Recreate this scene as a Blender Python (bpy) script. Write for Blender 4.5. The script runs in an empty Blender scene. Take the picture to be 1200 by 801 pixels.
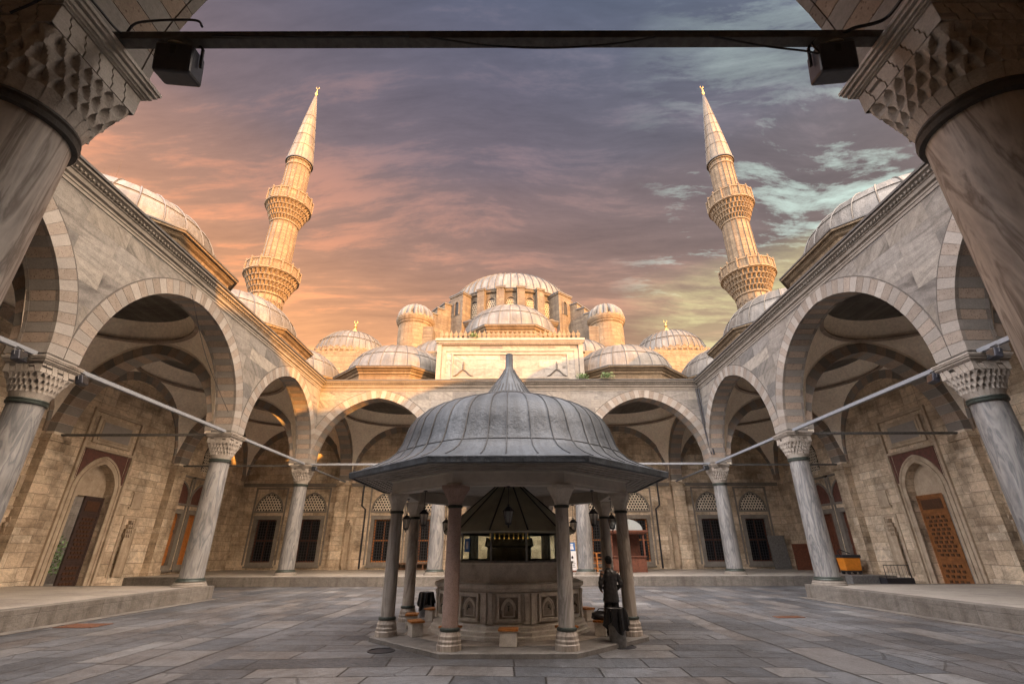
import bpy, bmesh, math, random
from mathutils import Vector, Matrix
R = math.radians
PI = math.pi
rnd = random.Random(7)
scene = bpy.context.scene
COL = scene.collection

# ------------------------------------------------------------------ helpers
class MB:
    """collects polygons; build() links them as ONE mesh object"""
    def __init__(s): s.v = []; s.f = []; s.uv = []; s.m = []
    def face(s, pts, m=0, uv=None):
        i = len(s.v); s.v += [tuple(p) for p in pts]
        s.f.append(tuple(range(i, i + len(pts)))); s.uv.append(uv); s.m.append(m)
    def mesh(s, vs, fs, m=0, uvs=None):
        i = len(s.v); s.v += [tuple(p) for p in vs]
        for k, f in enumerate(fs):
            s.f.append(tuple(i + j for j in f)); s.uv.append(uvs[k] if uvs else None); s.m.append(m)
    def box(s, x0, x1, y0, y1, z0, z1, m=0, T=None):
        vs = [(x, y, z) for z in (z0, z1) for y in (y0, y1) for x in (x0, x1)]
        if T: vs = [T(*p) for p in vs]
        s.mesh(vs, [(0, 2, 3, 1), (4, 5, 7, 6), (0, 1, 5, 4), (2, 6, 7, 3), (0, 4, 6, 2), (1, 3, 7, 5)], m)
    def hexa(s, a, b, m=0):
        """two quads a, b (4 pts each) joined into a block"""
        s.mesh(list(a) + list(b), [(3, 2, 1, 0), (4, 5, 6, 7), (0, 1, 5, 4), (1, 2, 6, 5), (2, 3, 7, 6), (3, 0, 4, 7)], m)
    def lathe(s, prof, n=32, c=(0, 0, 0), m=0, a0=0.0, a1=2 * PI, cap=True, uref=None, ph=0.0):
        full = abs(a1 - a0 - 2 * PI) < 1e-6
        cols = n if full else n + 1
        vs = []
        for (r, z) in prof:
            for k in range(cols):
                a = a0 + (a1 - a0) * k / n + ph
                vs.append((c[0] + r * math.cos(a), c[1] + r * math.sin(a), c[2] + z))
        fs, uvs = [], []
        L = [0]
        for i in range(1, len(prof)): L.append(L[-1] + math.hypot(prof[i][0] - prof[i - 1][0], prof[i][1] - prof[i - 1][1]))
        ur = uref or max(p[0] for p in prof)
        for i in range(len(prof) - 1):
            for k in range(n):
                k2 = (k + 1) % cols
                fs.append((i * cols + k, i * cols + k2, (i + 1) * cols + k2, (i + 1) * cols + k))
                u0 = (a1 - a0) * k / n * ur; u1 = (a1 - a0) * (k + 1) / n * ur
                uvs.append(((u0, L[i]), (u1, L[i]), (u1, L[i + 1]), (u0, L[i + 1])))
        if cap and full:
            if prof[0][0] > 1e-4: fs.append(tuple(reversed(range(cols)))); uvs.append(None)
            if prof[-1][0] > 1e-4: fs.append(tuple((len(prof) - 1) * cols + k for k in range(cols))); uvs.append(None)
        s.mesh(vs, fs, m, uvs)
    def tube(s, path, r, n=6, m=0, cap=True):
        path = [Vector(p) for p in path]
        rs = r if isinstance(r, (list, tuple)) else [r] * len(path)
        rings = []; prev = None
        for i, p in enumerate(path):
            d = (path[min(i + 1, len(path) - 1)] - path[max(i - 1, 0)])
            if d.length < 1e-9: d = Vector((0, 0, 1))
            d.normalize()
            if prev is None:
                up = Vector((0, 0, 1)) if abs(d.z) < .9 else Vector((1, 0, 0))
                x = d.cross(up).normalized()
            else:
                x = (prev - d * prev.dot(d))
                x = x.normalized() if x.length > 1e-6 else d.orthogonal().normalized()
            prev = x; y = d.cross(x)
            rings.append([p + (x * math.cos(2 * PI * k / n) + y * math.sin(2 * PI * k / n)) * rs[i] for k in range(n)])
        vs = [q for ring in rings for q in ring]; fs = []
        for i in range(len(path) - 1):
            for k in range(n):
                fs.append((i * n + k, i * n + (k + 1) % n, (i + 1) * n + (k + 1) % n, (i + 1) * n + k))
        if cap: fs.append(tuple(reversed(range(n)))); fs.append(tuple((len(path) - 1) * n + k for k in range(n)))
        s.mesh(vs, fs, m)
    def prism(s, pts, n0, n1, T, m=0):
        """2-D outline (s,z) extruded along n"""
        k = len(pts)
        vs = [T(a, n0, b) for a, b in pts] + [T(a, n1, b) for a, b in pts]
        fs = [tuple(range(k)), tuple(reversed(range(k, 2 * k)))] + [(i, i + k, (i + 1) % k + k, (i + 1) % k) for i in range(k)]
        s.mesh(vs, fs, m)
    def build(s, name, mats, parent=None, smooth=None, bevel=0, org=None, recalc=True):
        o = bpy.data.objects.new(name, None) if False else None
        me = bpy.data.meshes.new(name)
        off = Vector(org) if org is not None else (Vector(parent['_w']) if parent is not None and '_w' in parent else Vector((0, 0, 0)))
        me.from_pydata([tuple(Vector(p) - off) for p in s.v], [], s.f)
        if not isinstance(mats, (list, tuple)): mats = [mats]
        for x in mats: me.materials.append(x)
        me.polygons.foreach_set('material_index', s.m)
        uvl = me.uv_layers.new(name='UVMap')
        dat = [0.0] * (2 * len(me.loops))
        for p in me.polygons:
            uv = s.uv[p.index]
            nx, ny, nz = (abs(c) for c in p.normal)
            for j, li in enumerate(p.loop_indices):
                if uv: u, v = uv[j]
                else:
                    x, y, z = s.v[me.loops[li].vertex_index]
                    if nz > .75: u, v = x, y
                    elif nx > ny: u, v = y + 31.3, z
                    else: u, v = x, z
                dat[2 * li] = u; dat[2 * li + 1] = v
        uvl.data.foreach_set('uv', dat)
        if recalc:
            bm = bmesh.new(); bm.from_mesh(me)
            bmesh.ops.recalc_face_normals(bm, faces=bm.faces); bm.to_mesh(me); bm.free()
        if smooth is not None:
            bm = bmesh.new(); bm.from_mesh(me)
            bmesh.ops.remove_doubles(bm, verts=bm.verts, dist=1e-5); bm.to_mesh(me); bm.free()
            me.shade_smooth(); me.set_sharp_from_angle(angle=R(smooth))
        ob = bpy.data.objects.new(name, me); COL.objects.link(ob)
        if bevel:
            b = ob.modifiers.new('bevel', 'BEVEL'); b.width = bevel; b.segments = 2; b.limit_method = 'ANGLE'
        if parent is not None: ob.parent = parent
        elif org is not None: ob.location = org
        if parent is not None: ob['_w'] = tuple(off)
        return ob

def empty(name, loc=(0, 0, 0), label=None, cat=None, group=None, rz=0):
    o = bpy.data.objects.new(name, None); COL.objects.link(o); o.location = loc; o.rotation_euler.z = rz
    o.empty_display_size = .2
    o['_w'] = tuple(loc)
    return tag(o, label, cat, group)
def lempty(name, label=None, cat=None, group=None):
    """thing modelled in its own local space, placed afterwards"""
    o = empty(name, (0, 0, 0), label, cat, group); return o
def tag(o, label=None, cat=None, group=None, kind=None):
    if label: o['label'] = label
    if cat: o['category'] = cat
    if group: o['group'] = group
    if kind: o['kind'] = kind
    return o
def copy_tree(o, parent=None):
    c = o.copy(); COL.objects.link(c)
    if parent is not None: c.parent = parent
    for ch in list(o.children): copy_tree(ch, c)
    return c

def TF(org, sd, nd):
    ox, oy = org
    return lambda s_, n_, z_: (ox + s_ * sd[0] + n_ * nd[0], oy + s_ * sd[1] + n_ * nd[1], z_)

# ------------------------------------------------------------------ materials
def nd(t, typ, ins=None, **pr):
    n = t.nodes.new(typ)
    for k, v in pr.items(): setattr(n, k, v)
    for k, v in (ins or {}).items():
        sk = n.inputs[k]
        if isinstance(v, bpy.types.NodeSocket): t.links.new(v, sk)
        else: sk.default_value = v
    return n
def ramp(t, fac, stops, interp='LINEAR'):
    n = t.nodes.new('ShaderNodeValToRGB'); t.links.new(fac, n.inputs[0]); e = n.color_ramp.elements
    n.color_ramp.interpolation = interp
    while len(e) < len(stops): e.new(.5)
    for i, (p, c) in enumerate(stops):
        e[i].position = p
        e[i].color = (c, c, c, 1) if isinstance(c, (int, float)) else (*c, 1)
    return n.outputs[0]
def mixc(t, fac, a, b, blend='MIX'):
    n = t.nodes.new('ShaderNodeMix'); n.data_type = 'RGBA'; n.blend_type = blend
    for sk, v in ((n.inputs[0], fac), (n.inputs[6], a), (n.inputs[7], b)):
        if isinstance(v, bpy.types.NodeSocket): t.links.new(v, sk)
        elif isinstance(v, (int, float)): sk.default_value = v if sk.type == 'VALUE' else (v, v, v, 1)
        else: sk.default_value = (*v, 1)
    return n.outputs[2]
def math_(t, op, a, b=0.0, c=0.0):
    n = t.nodes.new('ShaderNodeMath'); n.operation = op
    for i, v in enumerate((a, b, c)):
        if isinstance(v, bpy.types.NodeSocket): t.links.new(v, n.inputs[i])
        else: n.inputs[i].default_value = v
    return n.outputs[0]
def new_mat(name):
    m = bpy.data.materials.new(name); m.use_nodes = True
    t = m.node_tree; b = t.nodes['Principled BSDF']
    return m, t, b
def uvof(t): return t.nodes.new('ShaderNodeUVMap').outputs[0]
def objco(t): return t.nodes.new('ShaderNodeTexCoord').outputs['Object']
def mapping(t, v, sc=(1, 1, 1), rot=(0, 0, 0), loc=(0, 0, 0)):
    n = nd(t, 'ShaderNodeMapping', {'Vector': v, 'Scale': sc, 'Rotation': rot, 'Location': loc}); return n.outputs[0]
def noise(t, v, sc=1, det=4, rough=.55, dist=0.0):
    return nd(t, 'ShaderNodeTexNoise', {'Vector': v, 'Scale': sc, 'Detail': det, 'Roughness': rough, 'Distortion': dist}).outputs[0]
def bump(t, b, h, st=.4, di=.02):
    n = nd(t, 'ShaderNodeBump', {'Height': h, 'Strength': st, 'Distance': di})
    t.links.new(n.outputs[0], b.inputs['Normal'])

def rows_vary(t, uv, rh, amp):
    """uneven course heights; every course shifted sideways by its own amount"""
    s_ = nd(t, 'ShaderNodeSeparateXYZ', {0: uv}).outputs
    v = math_(t, 'ADD', s_[1], math_(t, 'MULTIPLY', math_(t, 'SINE', math_(t, 'MULTIPLY', s_[1], 2.1 / rh * .45)), amp * rh * 1.6))
    v = math_(t, 'ADD', v, math_(t, 'MULTIPLY', math_(t, 'SINE', math_(t, 'MULTIPLY', s_[1], 5.3 / rh * .21)), amp * rh))
    row = math_(t, 'FLOOR', math_(t, 'DIVIDE', v, rh))
    wn = t.nodes.new('ShaderNodeTexWhiteNoise'); wn.noise_dimensions = '1D'; t.links.new(row, wn.inputs['W'])
    u = math_(t, 'ADD', s_[0], math_(t, 'MULTIPLY', wn.outputs['Value'], 5.0))
    return nd(t, 'ShaderNodeCombineXYZ', {0: u, 1: v, 2: 0.0}).outputs[0]
def ashlar(name, tones, bw, rh, mortar=.01, mort_col=(.12, .1, .08), vein=.35, stain=.5, stain_col=(.1, .07, .045), rough=.75, bumpd=.02, streak=.3, wob=.0):
    m, t, b = new_mat(name); uv = uvof(t)
    if wob:
        w = nd(t, 'ShaderNodeTexNoise', {'Vector': uv, 'Scale': .7, 'Detail': 2})
        off = nd(t, 'ShaderNodeVectorMath', {0: w.outputs[1], 1: (.5, .5, .5)}, operation='SUBTRACT').outputs[0]
        off = nd(t, 'ShaderNodeVectorMath', {0: off, 'Scale': wob}, operation='SCALE').outputs[0]
        uvb = nd(t, 'ShaderNodeVectorMath', {0: uv, 1: off}, operation='ADD').outputs[0]
    else: uvb = uv
    uvb = rows_vary(t, uvb, rh, .16)
    br = nd(t, 'ShaderNodeTexBrick', {'Vector': uvb, 'Color1': (0, 0, 0, 1), 'Color2': (1, 1, 1, 1), 'Mortar': (.5, .5, .5, 1), 'Scale': 1.0,
            'Mortar Size': mortar, 'Mortar Smooth': .3, 'Bias': 0.0, 'Brick Width': bw, 'Row Height': rh}, offset=.42, offset_frequency=2, squash=1.35, squash_frequency=3)
    rndv = br.outputs[0]; fac = br.outputs[1]
    r1 = nd(t, 'ShaderNodeSeparateColor', {0: rndv}).outputs[0]
    k = len(tones)
    col = ramp(t, r1, [((i + .5) / k if k > 1 else .5, c) for i, c in enumerate(tones)])
    # veins, turned a little differently in every block
    ang = math_(t, 'ADD', math_(t, 'MULTIPLY', math_(t, 'SUBTRACT', r1, .5), 1.1), .25)
    vr = nd(t, 'ShaderNodeVectorRotate', {'Vector': uv, 'Angle': ang}, rotation_type='Z_AXIS').outputs[0]
    vr = nd(t, 'ShaderNodeVectorMath', {0: vr, 1: nd(t, 'ShaderNodeVectorMath', {0: rndv, 'Scale': 17.0}, operation='SCALE').outputs[0]}, operation='ADD').outputs[0]
    vn = noise(t, mapping(t, vr, (.42, 2.9, 1)), 1.0, 7, .62, 1.1)
    col = mixc(t, vein, col, mixc(t, 1.0, col, ramp(t, vn, [(.3, .34), (.44, .85), (.52, 1.0), (.62, 1.15), (.75, .6)]), 'MULTIPLY'))
    # broad stains + rain streaks
    st = noise(t, uv, .55, 7, .68)
    col = mixc(t, math_(t, 'MULTIPLY', ramp(t, st, [(.44, 0.0), (.68, 1.0)]), stain), col, stain_col)
    sk = noise(t, mapping(t, uv, (2.2, .16, 1)), 1.0, 5, .6)
    col = mixc(t, math_(t, 'MULTIPLY', ramp(t, sk, [(.5, 0.0), (.75, 1.0)]), streak), col, mixc(t, 1.0, col, (.4, .36, .32), 'MULTIPLY'))
    fine = noise(t, uv, 26, 4, .7)
    col = mixc(t, .6, col, mixc(t, 1.0, col, ramp(t, fine, [(.3, .5), (.7, 1.4)]), 'MULTIPLY'))
    med = noise(t, uv, 5.5, 6, .72)
    col = mixc(t, .5, col, mixc(t, 1.0, col, ramp(t, med, [(.32, .5), (.5, 1.0), (.68, 1.35)]), 'MULTIPLY'))
    col = mixc(t, math_(t, 'MULTIPLY', fac, .8), col, mort_col)
    t.links.new(col, b.inputs['Base Color'])
    b.inputs['Roughness'].default_value = rough
    h = math_(t, 'ADD', math_(t, 'MULTIPLY', fac, -1.0), math_(t, 'MULTIPLY', math_(t, 'ADD', noise(t, uv, 9, 6, .7), math_(t, 'MULTIPLY', r1, .6)), .9))
    bump(t, b, h, .8, bumpd * 1.4)
    return m

def stone(name, c, c2, sc=3.0, rough=.7, island=0.0, stain=.35, stretch=(1, 1, 1), bumpd=.012, pits=0.0, obj=True, bst=.5):
    m, t, b = new_mat(name); v = objco(t) if obj else uvof(t)
    oi = nd(t, 'ShaderNodeObjectInfo').outputs['Random']
    v = nd(t, 'ShaderNodeVectorMath', {0: v, 1: nd(t, 'ShaderNodeCombineXYZ', {0: math_(t, 'MULTIPLY', oi, 40.0), 1: math_(t, 'MULTIPLY', oi, 13.0), 2: 0.0}).outputs[0]}, operation='ADD').outputs[0]
    n1 = noise(t, mapping(t, v, stretch), sc, 7, .62, .4)
    col = mixc(t, ramp(t, n1, [(.32, 0.0), (.68, 1.0)]), c, c2)
    n2 = noise(t, v, sc * .33, 6, .7)
    col = mixc(t, math_(t, 'MULTIPLY', ramp(t, n2, [(.5, 0.0), (.72, 1.0)]), stain), col, mixc(t, 1.0, col, (.4, .33, .26), 'MULTIPLY'))
    n3 = noise(t, v, sc * 9, 4, .7)
    col = mixc(t, .4, col, mixc(t, 1.0, col, ramp(t, n3, [(.3, .55), (.7, 1.35)]), 'MULTIPLY'))
    if pits:
        vo = nd(t, 'ShaderNodeTexVoronoi', {'Vector': v, 'Scale': pits}).outputs[0]
        col = mixc(t, ramp(t, vo, [(.12, .75), (.3, 0.0)]), col, mixc(t, 1.0, col, (.3, .22, .18), 'MULTIPLY'))
    if island:
        ri = nd(t, 'ShaderNodeNewGeometry').outputs['Random Per Island']
        col = mixc(t, 1.0, col, ramp(t, ri, [(0, 1 - island), (1, 1 + island * .6)]), 'MULTIPLY')
    t.links.new(col, b.inputs['Base Color']); b.inputs['Roughness'].default_value = rough
    bump(t, b, math_(t, 'ADD', n3, n1), bst, bumpd)
    return m

def plain(name, c, rough=.6, metal=0.0, var=.25, sc=8.0, emit=0):
    m, t, b = new_mat(name); v = objco(t)
    n = noise(t, v, sc, 5, .65)
    col = mixc(t, 1.0, c, ramp(t, n, [(.3, 1 - var), (.7, 1 + var)]), 'MULTIPLY')
    t.links.new(col, b.inputs['Base Color']); b.inputs['Roughness'].default_value = rough; b.inputs['Metallic'].default_value = metal
    bump(t, b, n, .25, .006)
    return m

def lead(name, c, c2, rough=.45, sheets=1.0):
    m, t, b = new_mat(name); uv = uvof(t); v = objco(t)
    n1 = noise(t, v, .9, 7, .66, .5)
    col = mixc(t, ramp(t, n1, [(.33, 0.0), (.66, 1.0)]), c, c2)
    sk = noise(t, mapping(t, uv, (3.0, .25, 1)), 1.0, 6, .65)
    col = mixc(t, .8, col, mixc(t, 1.0, col, ramp(t, sk, [(.3, .45), (.52, 1.0), (.62, 1.3), (.75, 1.9)]), 'MULTIPLY'))
    br = nd(t, 'ShaderNodeTexBrick', {'Vector': uv, 'Color1': (0, 0, 0, 1), 'Color2': (1, 1, 1, 1), 'Mortar': (.5, .5, .5, 1), 'Scale': 1.0, 'Mortar Size': .004, 'Brick Width': 1.083, 'Row Height': 1.45, 'Bias': 0.0}, offset=0.0).outputs[0]
    col = mixc(t, 1.0, col, ramp(t, nd(t, 'ShaderNodeSeparateColor', {0: br}).outputs[0], [(0, .72), (1, 1.28)]), 'MULTIPLY')
    wst = noise(t, mapping(t, uv, (1.1, .3, 1), (0, 0, 0), (5, 2, 0)), 1.3, 7, .7)
    col = mixc(t, ramp(t, wst, [(.52, 0.0), (.7, .55)]), col, mixc(t, 1.0, col, (.42, .38, .34), 'MULTIPLY'))
    n3 = noise(t, v, 14, 5, .7)
    col = mixc(t, .4, col, mixc(t, 1.0, col, ramp(t, n3, [(.3, .6), (.7, 1.3)]), 'MULTIPLY'))
    t.links.new(col, b.inputs['Base Color'])
    t.links.new(ramp(t, n3, [(.2, rough - .08), (.8, rough + .2)]), b.inputs['Roughness'])
    b.inputs['Metallic'].default_value = .15
    bump(t, b, math_(t, 'ADD', noise(t, v, 2.2, 4, .6), math_(t, 'MULTIPLY', n3, .25)), .7, .09)
    return m

def column_marble(name, c, c2, dark, ang=.25):
    m, t, b = new_mat(name); v = objco(t)
    oi = nd(t, 'ShaderNodeObjectInfo').outputs['Random']
    off = nd(t, 'ShaderNodeCombineXYZ', {0: math_(t, 'MULTIPLY', oi, 70.0), 1: math_(t, 'MULTIPLY', oi, 33.0), 2: math_(t, 'MULTIPLY', oi, 9.0)}).outputs[0]
    v = nd(t, 'ShaderNodeVectorMath', {0: v, 1: off}, operation='ADD').outputs[0]
    v2 = mapping(t, v, (2.6, 2.6, .42), (ang, ang * .7, 0))
    n1 = noise(t, v2, 1.0, 5, .55, 1.6)
    col = ramp(t, n1, [(.28, dark), (.38, c2), (.46, c), (.54, dark), (.6, c2), (.72, c)])
    n2 = noise(t, mapping(t, v, (6, 6, 1.0), (ang, 0, 0)), 1.0, 5, .6, .8)
    col = mixc(t, .4, col, mixc(t, 1.0, col, ramp(t, n2, [(.35, .62), (.6, 1.15)]), 'MULTIPLY'))
    n3 = noise(t, v, .6, 5, .7)
    col = mixc(t, math_(t, 'MULTIPLY', ramp(t, n3, [(.5, 0.0), (.75, 1.0)]), .5), col, mixc(t, 1.0, col, (.5, .4, .32), 'MULTIPLY'))
    t.links.new(col, b.inputs['Base Color']); b.inputs['Roughness'].default_value = .5
    bump(t, b, noise(t, v, 18, 5, .7), .2, .006)
    return m

def paving(name):
    m, t, b = new_mat(name); uv = uvof(t)
    w = nd(t, 'ShaderNodeTexNoise', {'Vector': uv, 'Scale': .22, 'Detail': 1})
    off = nd(t, 'ShaderNodeVectorMath', {0: w.outputs[1], 1: (.5, .5, .5)}, operation='SUBTRACT').outputs[0]
    off = nd(t, 'ShaderNodeVectorMath', {0: off, 'Scale': .55}, operation='SCALE').outputs[0]
    uvb = nd(t, 'ShaderNodeVectorMath', {0: uv, 1: off}, operation='ADD').outputs[0]
    # in the middle the rows run across the court, at both sides they run along it
    sp = nd(t, 'ShaderNodeSeparateXYZ', {0: uvb}).outputs
    turned = nd(t, 'ShaderNodeCombineXYZ', {0: sp[1], 1: sp[0], 2: 0.0}).outputs[0]
    sel = math_(t, 'GREATER_THAN', math_(t, 'ABSOLUTE', sp[0]), 5.6)
    mxv = t.nodes.new('ShaderNodeMix'); mxv.data_type = 'VECTOR'; t.links.new(sel, mxv.inputs[0]); t.links.new(uvb, mxv.inputs[4]); t.links.new(turned, mxv.inputs[5])
    uvb = rows_vary(t, mxv.outputs[1], .7, .2)
    def brick(vec, bw, rh, o, sq, sf):
        return nd(t, 'ShaderNodeTexBrick', {'Vector': vec, 'Color1': (0, 0, 0, 1), 'Color2': (1, 1, 1, 1), 'Mortar': (.5, .5, .5, 1), 'Scale': 1.0, 'Mortar Size': .019,
                  'Mortar Smooth': .25, 'Bias': 0.0, 'Brick Width': bw, 'Row Height': rh}, offset=o, offset_frequency=2, squash=sq, squash_frequency=sf)
    b1 = brick(uvb, 1.55, .7, .37, 1.6, 3)
    rndv, fac = b1.outputs[0], b1.outputs[1]
    r1 = nd(t, 'ShaderNodeSeparateColor', {0: rndv}).outputs[0]
    col = ramp(t, r1, [(0, (.058, .065, .076)), (.2, (.092, .097, .106)), (.4, (.122, .127, .137)), (.55, (.072, .079, .09)), (.75, (.112, .107, .107)), (1, (.165, .168, .172))])
    ang = math_(t, 'MULTIPLY', math_(t, 'SUBTRACT', r1, .5), 5.0)
    vr = nd(t, 'ShaderNodeVectorRotate', {'Vector': uv, 'Angle': ang}, rotation_type='Z_AXIS').outputs[0]
    vn = noise(t, mapping(t, vr, (.6, 3.2, 1)), 1.0, 7, .62, 1.2)
    col = mixc(t, .6, col, mixc(t, 1.0, col, ramp(t, vn, [(.3, .45), (.5, 1.0), (.62, 1.2), (.75, .75)]), 'MULTIPLY'))
    st = noise(t, uv, .35, 8, .7)
    col = mixc(t, ramp(t, st, [(.42, 0.0), (.62, .8)]), col, mixc(t, 1.0, col, (.5, .42, .36), 'MULTIPLY'))
    fine = noise(t, uv, 11, 6, .72)
    col = mixc(t, .75, col, mixc(t, 1.0, col, ramp(t, fine, [(.28, .5), (.7, 1.45)]), 'MULTIPLY'))
    # slabs are cracked here and there
    cr = nd(t, 'ShaderNodeTexVoronoi', {'Vector': mapping(t, uvb, (.5, .75, 1)), 'Scale': .8}, feature='DISTANCE_TO_EDGE').outputs[0]
    crk = math_(t, 'MULTIPLY', ramp(t, cr, [(.0, 1.0), (.014, 0.0)]), ramp(t, noise(t, uv, .4, 3), [(.52, 0.0), (.6, .6)]))
    dark = math_(t, 'MAXIMUM', fac, crk)
    chip = ramp(t, noise(t, uv, 3.2, 6, .75), [(.62, 0.0), (.7, .7)])
    col = mixc(t, chip, col, mixc(t, 1.0, col, (.42, .38, .35), 'MULTIPLY'))
    col = mixc(t, math_(t, 'MULTIPLY', dark, .92), col, (.014, .012, .010))
    t.links.new(col, b.inputs['Base Color'])
    t.links.new(ramp(t, math_(t, 'ADD', math_(t, 'MULTIPLY', fine, .6), math_(t, 'MULTIPLY', st, .4)), [(.3, .26), (.7, .7)]), b.inputs['Roughness'])
    h = math_(t, 'ADD', math_(t, 'MULTIPLY', dark, -1.0), math_(t, 'ADD', math_(t, 'MULTIPLY', fine, .5), math_(t, 'MULTIPLY', r1, .5)))
    bump(t, b, h, .9, .035)
    return m

M = {}
M['facade'] = ashlar('facade_marble', [(0.155, 0.145, 0.136), (0.221, 0.206, 0.186), (0.184, 0.177, 0.169), (0.250, 0.230, 0.202), (0.114, 0.112, 0.110), (0.206, 0.188, 0.164)], 1.7, .62, .006, (.16, .14, .12), .95, .3, (.14, .115, .09), .62, .008, .4)
M['lime'] = ashlar('limestone_wall', [(0.649, 0.519, 0.378), (0.543, 0.425, 0.301), (0.732, 0.602, 0.448), (0.614, 0.484, 0.342), (0.779, 0.661, 0.507), (0.566, 0.454, 0.325)], .98, .44, .009, (.12, .09, .065), .45, .75, (.10, .068, .042), .85, .022, .45, .05)
M['mosque'] = ashlar('mosque_stone', [(0.163, 0.117, 0.069), (0.124, 0.088, 0.051), (0.195, 0.144, 0.090), (0.143, 0.104, 0.062)], 1.1, .45, .014, (.09, .065, .04), .5, .7, (.10, .07, .042), .8, .04, .8)
M['step'] = ashlar('step_marble', [(0.152, 0.138, 0.122), (0.188, 0.172, 0.152), (0.128, 0.118, 0.108)], 1.7, .8, .01, (.05, .04, .035), .5, .6, (.085, .07, .055), .6, .015, .8)
M['pave'] = paving('courtyard_paving')
M['portfloor'] = ashlar('portico_paving', [(0.314, 0.289, 0.256), (0.371, 0.343, 0.301), (0.273, 0.251, 0.227)], 1.6, 1.1, .01, (.07, .06, .05), .5, .4, (.13, .11, .09), .45, .01, .1)
M['plaster'] = stone('vault_plaster', (0.836, 0.726, 0.605), (0.880, 0.803, 0.671), .8, .85, 0, .4, bumpd=.005, bst=.2)
M['vlight'] = stone('voussoir_light', (0.264, 0.242, 0.217), (0.221, 0.204, 0.187), 2.6, .65, .22, .2, (1, 1, 3))
M['vdark'] = stone('voussoir_dark', (0.234, 0.200, 0.170), (0.187, 0.157, 0.132), 5, .8, .2, .35, pits=14)
M['sdark'] = stone('voussoir_brown', (0.372, 0.294, 0.234), (0.300, 0.234, 0.186), 5, .85, .25, .3, pits=14)
M['trim'] = stone('moulding_stone', (0.238, 0.214, 0.186), (0.175, 0.155, 0.131), 3, .7, .1, .5)
M['limetrim'] = stone('limestone_moulding', (.50, .405, .30), (.38, .30, .215), 3, .8, .08, .6)
M['dtrim'] = stone('dark_moulding', (.09, .08, .07), (.06, .052, .046), 3, .7)
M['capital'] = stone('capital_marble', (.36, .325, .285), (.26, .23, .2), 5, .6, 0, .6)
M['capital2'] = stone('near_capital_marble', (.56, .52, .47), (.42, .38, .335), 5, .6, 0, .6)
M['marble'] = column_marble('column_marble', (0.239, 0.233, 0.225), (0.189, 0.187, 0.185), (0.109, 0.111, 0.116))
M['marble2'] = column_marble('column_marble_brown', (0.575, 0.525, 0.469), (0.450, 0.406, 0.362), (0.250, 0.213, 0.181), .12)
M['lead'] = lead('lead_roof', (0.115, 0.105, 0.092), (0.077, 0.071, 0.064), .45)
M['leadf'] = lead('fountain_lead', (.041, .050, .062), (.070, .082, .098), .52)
M['conelead'] = lead('minaret_cone_lead', (.15, .112, .072), (.105, .078, .05), .55)
M['leadseam'] = plain('lead_seam', (.055, .05, .045), .55)
M['roofdark'] = plain('roof_edge_lead', (.055, .052, .05), .6)
M['bronze'] = plain('bronze_ring', (.045, .055, .048), .5, .4, .4, 20)
M['iron'] = plain('tie_iron', (.10, .095, .09), .6, .1, .4, 12)
M['ironpale'] = plain('tie_iron_painted', (.20, .215, .24), .5, .0, .12, 9)
M['black'] = plain('black_metal', (.022, .022, .027), .45)
M['gold'] = plain('gilt_metal', (.42, .26, .08), .35, .8, .3)
M['wood'] = plain('brown_wood', (.14, .065, .03), .6, 0, .4, 6)
M['redwood'] = plain('red_brown_wood', (.125, .042, .022), .55, 0, .35, 6)
M['orangewood'] = plain('orange_wood', (.42, .155, .035), .5, 0, .35, 7)
M['darkdoor'] = plain('dark_door_wood', (.045, .026, .022), .5, 0, .4, 6)
M['honeydoor'] = plain('honey_door_wood', (.21, .085, .028), .4, 0, .4, 4)
M['boss'] = plain('carved_boss_dark', (.07, .03, .014), .5, 0, .4, 9)
M['void'] = plain('dark_interior', (.012, .011, .011), .8)
M['lattice'] = plain('plaster_lattice', (.66, .59, .48), .8)
M['granite'] = stone('pink_granite', (.42, .29, .24), (.31, .22, .19), 26, .6, 0, .4, pits=40)
M['fgrey'] = stone('fountain_grey_stone', (0.660, 0.605, 0.528), (0.506, 0.457, 0.396), 5, .65, 0, .7)
M['plinth'] = stone('plinth_stone', (.2, .185, .17), (.13, .12, .11), 4, .6, 0, .7)
M['fdark'] = stone('fountain_dark_stone', (.36, .31, .26), (.26, .22, .185), 6, .55, 0, .8)  # darker fountain stone; also paints recess shade on the tap panels
M['fpaint'] = plain('eave_painted_wood', (.5, .46, .41), .6, 0, .15, 2)
M['soffit'] = plain('eave_boards', (.30, .27, .24), .65, 0, .3, 3)
M['tarp'] = plain('olive_sheet_roof', (.34, .33, .25), .55, 0, .25, 1.5)
M['redstone'] = stone('red_stone_inlay', (.15, .058, .042), (.09, .04, .03), 5, .75)
M['white'] = plain('white_paint', (.7, .7, .7), .5, 0, .08)
M['blue'] = plain('blue_sign', (.05, .16, .42), .45, 0, .1)
M['orange'] = plain('orange_plastic', (.65, .22, .02), .45, 0, .12)
M['green'] = plain('dark_green_plastic', (.03, .07, .035), .5)
M['rust'] = plain('rusty_iron', (.13, .058, .032), .8, .1, .45, 14)
M['steel'] = plain('worn_steel', (.22, .215, .21), .45, .5, .3, 10)
M['bag'] = plain('black_plastic_bag', (.012, .012, .013), .28, 0, .3, 10)
M['jacket'] = plain('black_leather_jacket', (.042, .039, .039), .34, 0, .35, 16)
M['cloth'] = plain('dark_trousers', (.018, .018, .022), .8, 0, .3, 18)
M['hair'] = plain('black_hair', (.010, .009, .009), .6, 0, .4, 40)
M['skin'] = plain('skin', (.36, .2, .13), .55, 0, .08)
M['navy'] = plain('floodlight_housing', (.045, .047, .06), .4)
M['cream'] = plain('cream_disc', (.42, .36, .27), .5)
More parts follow.
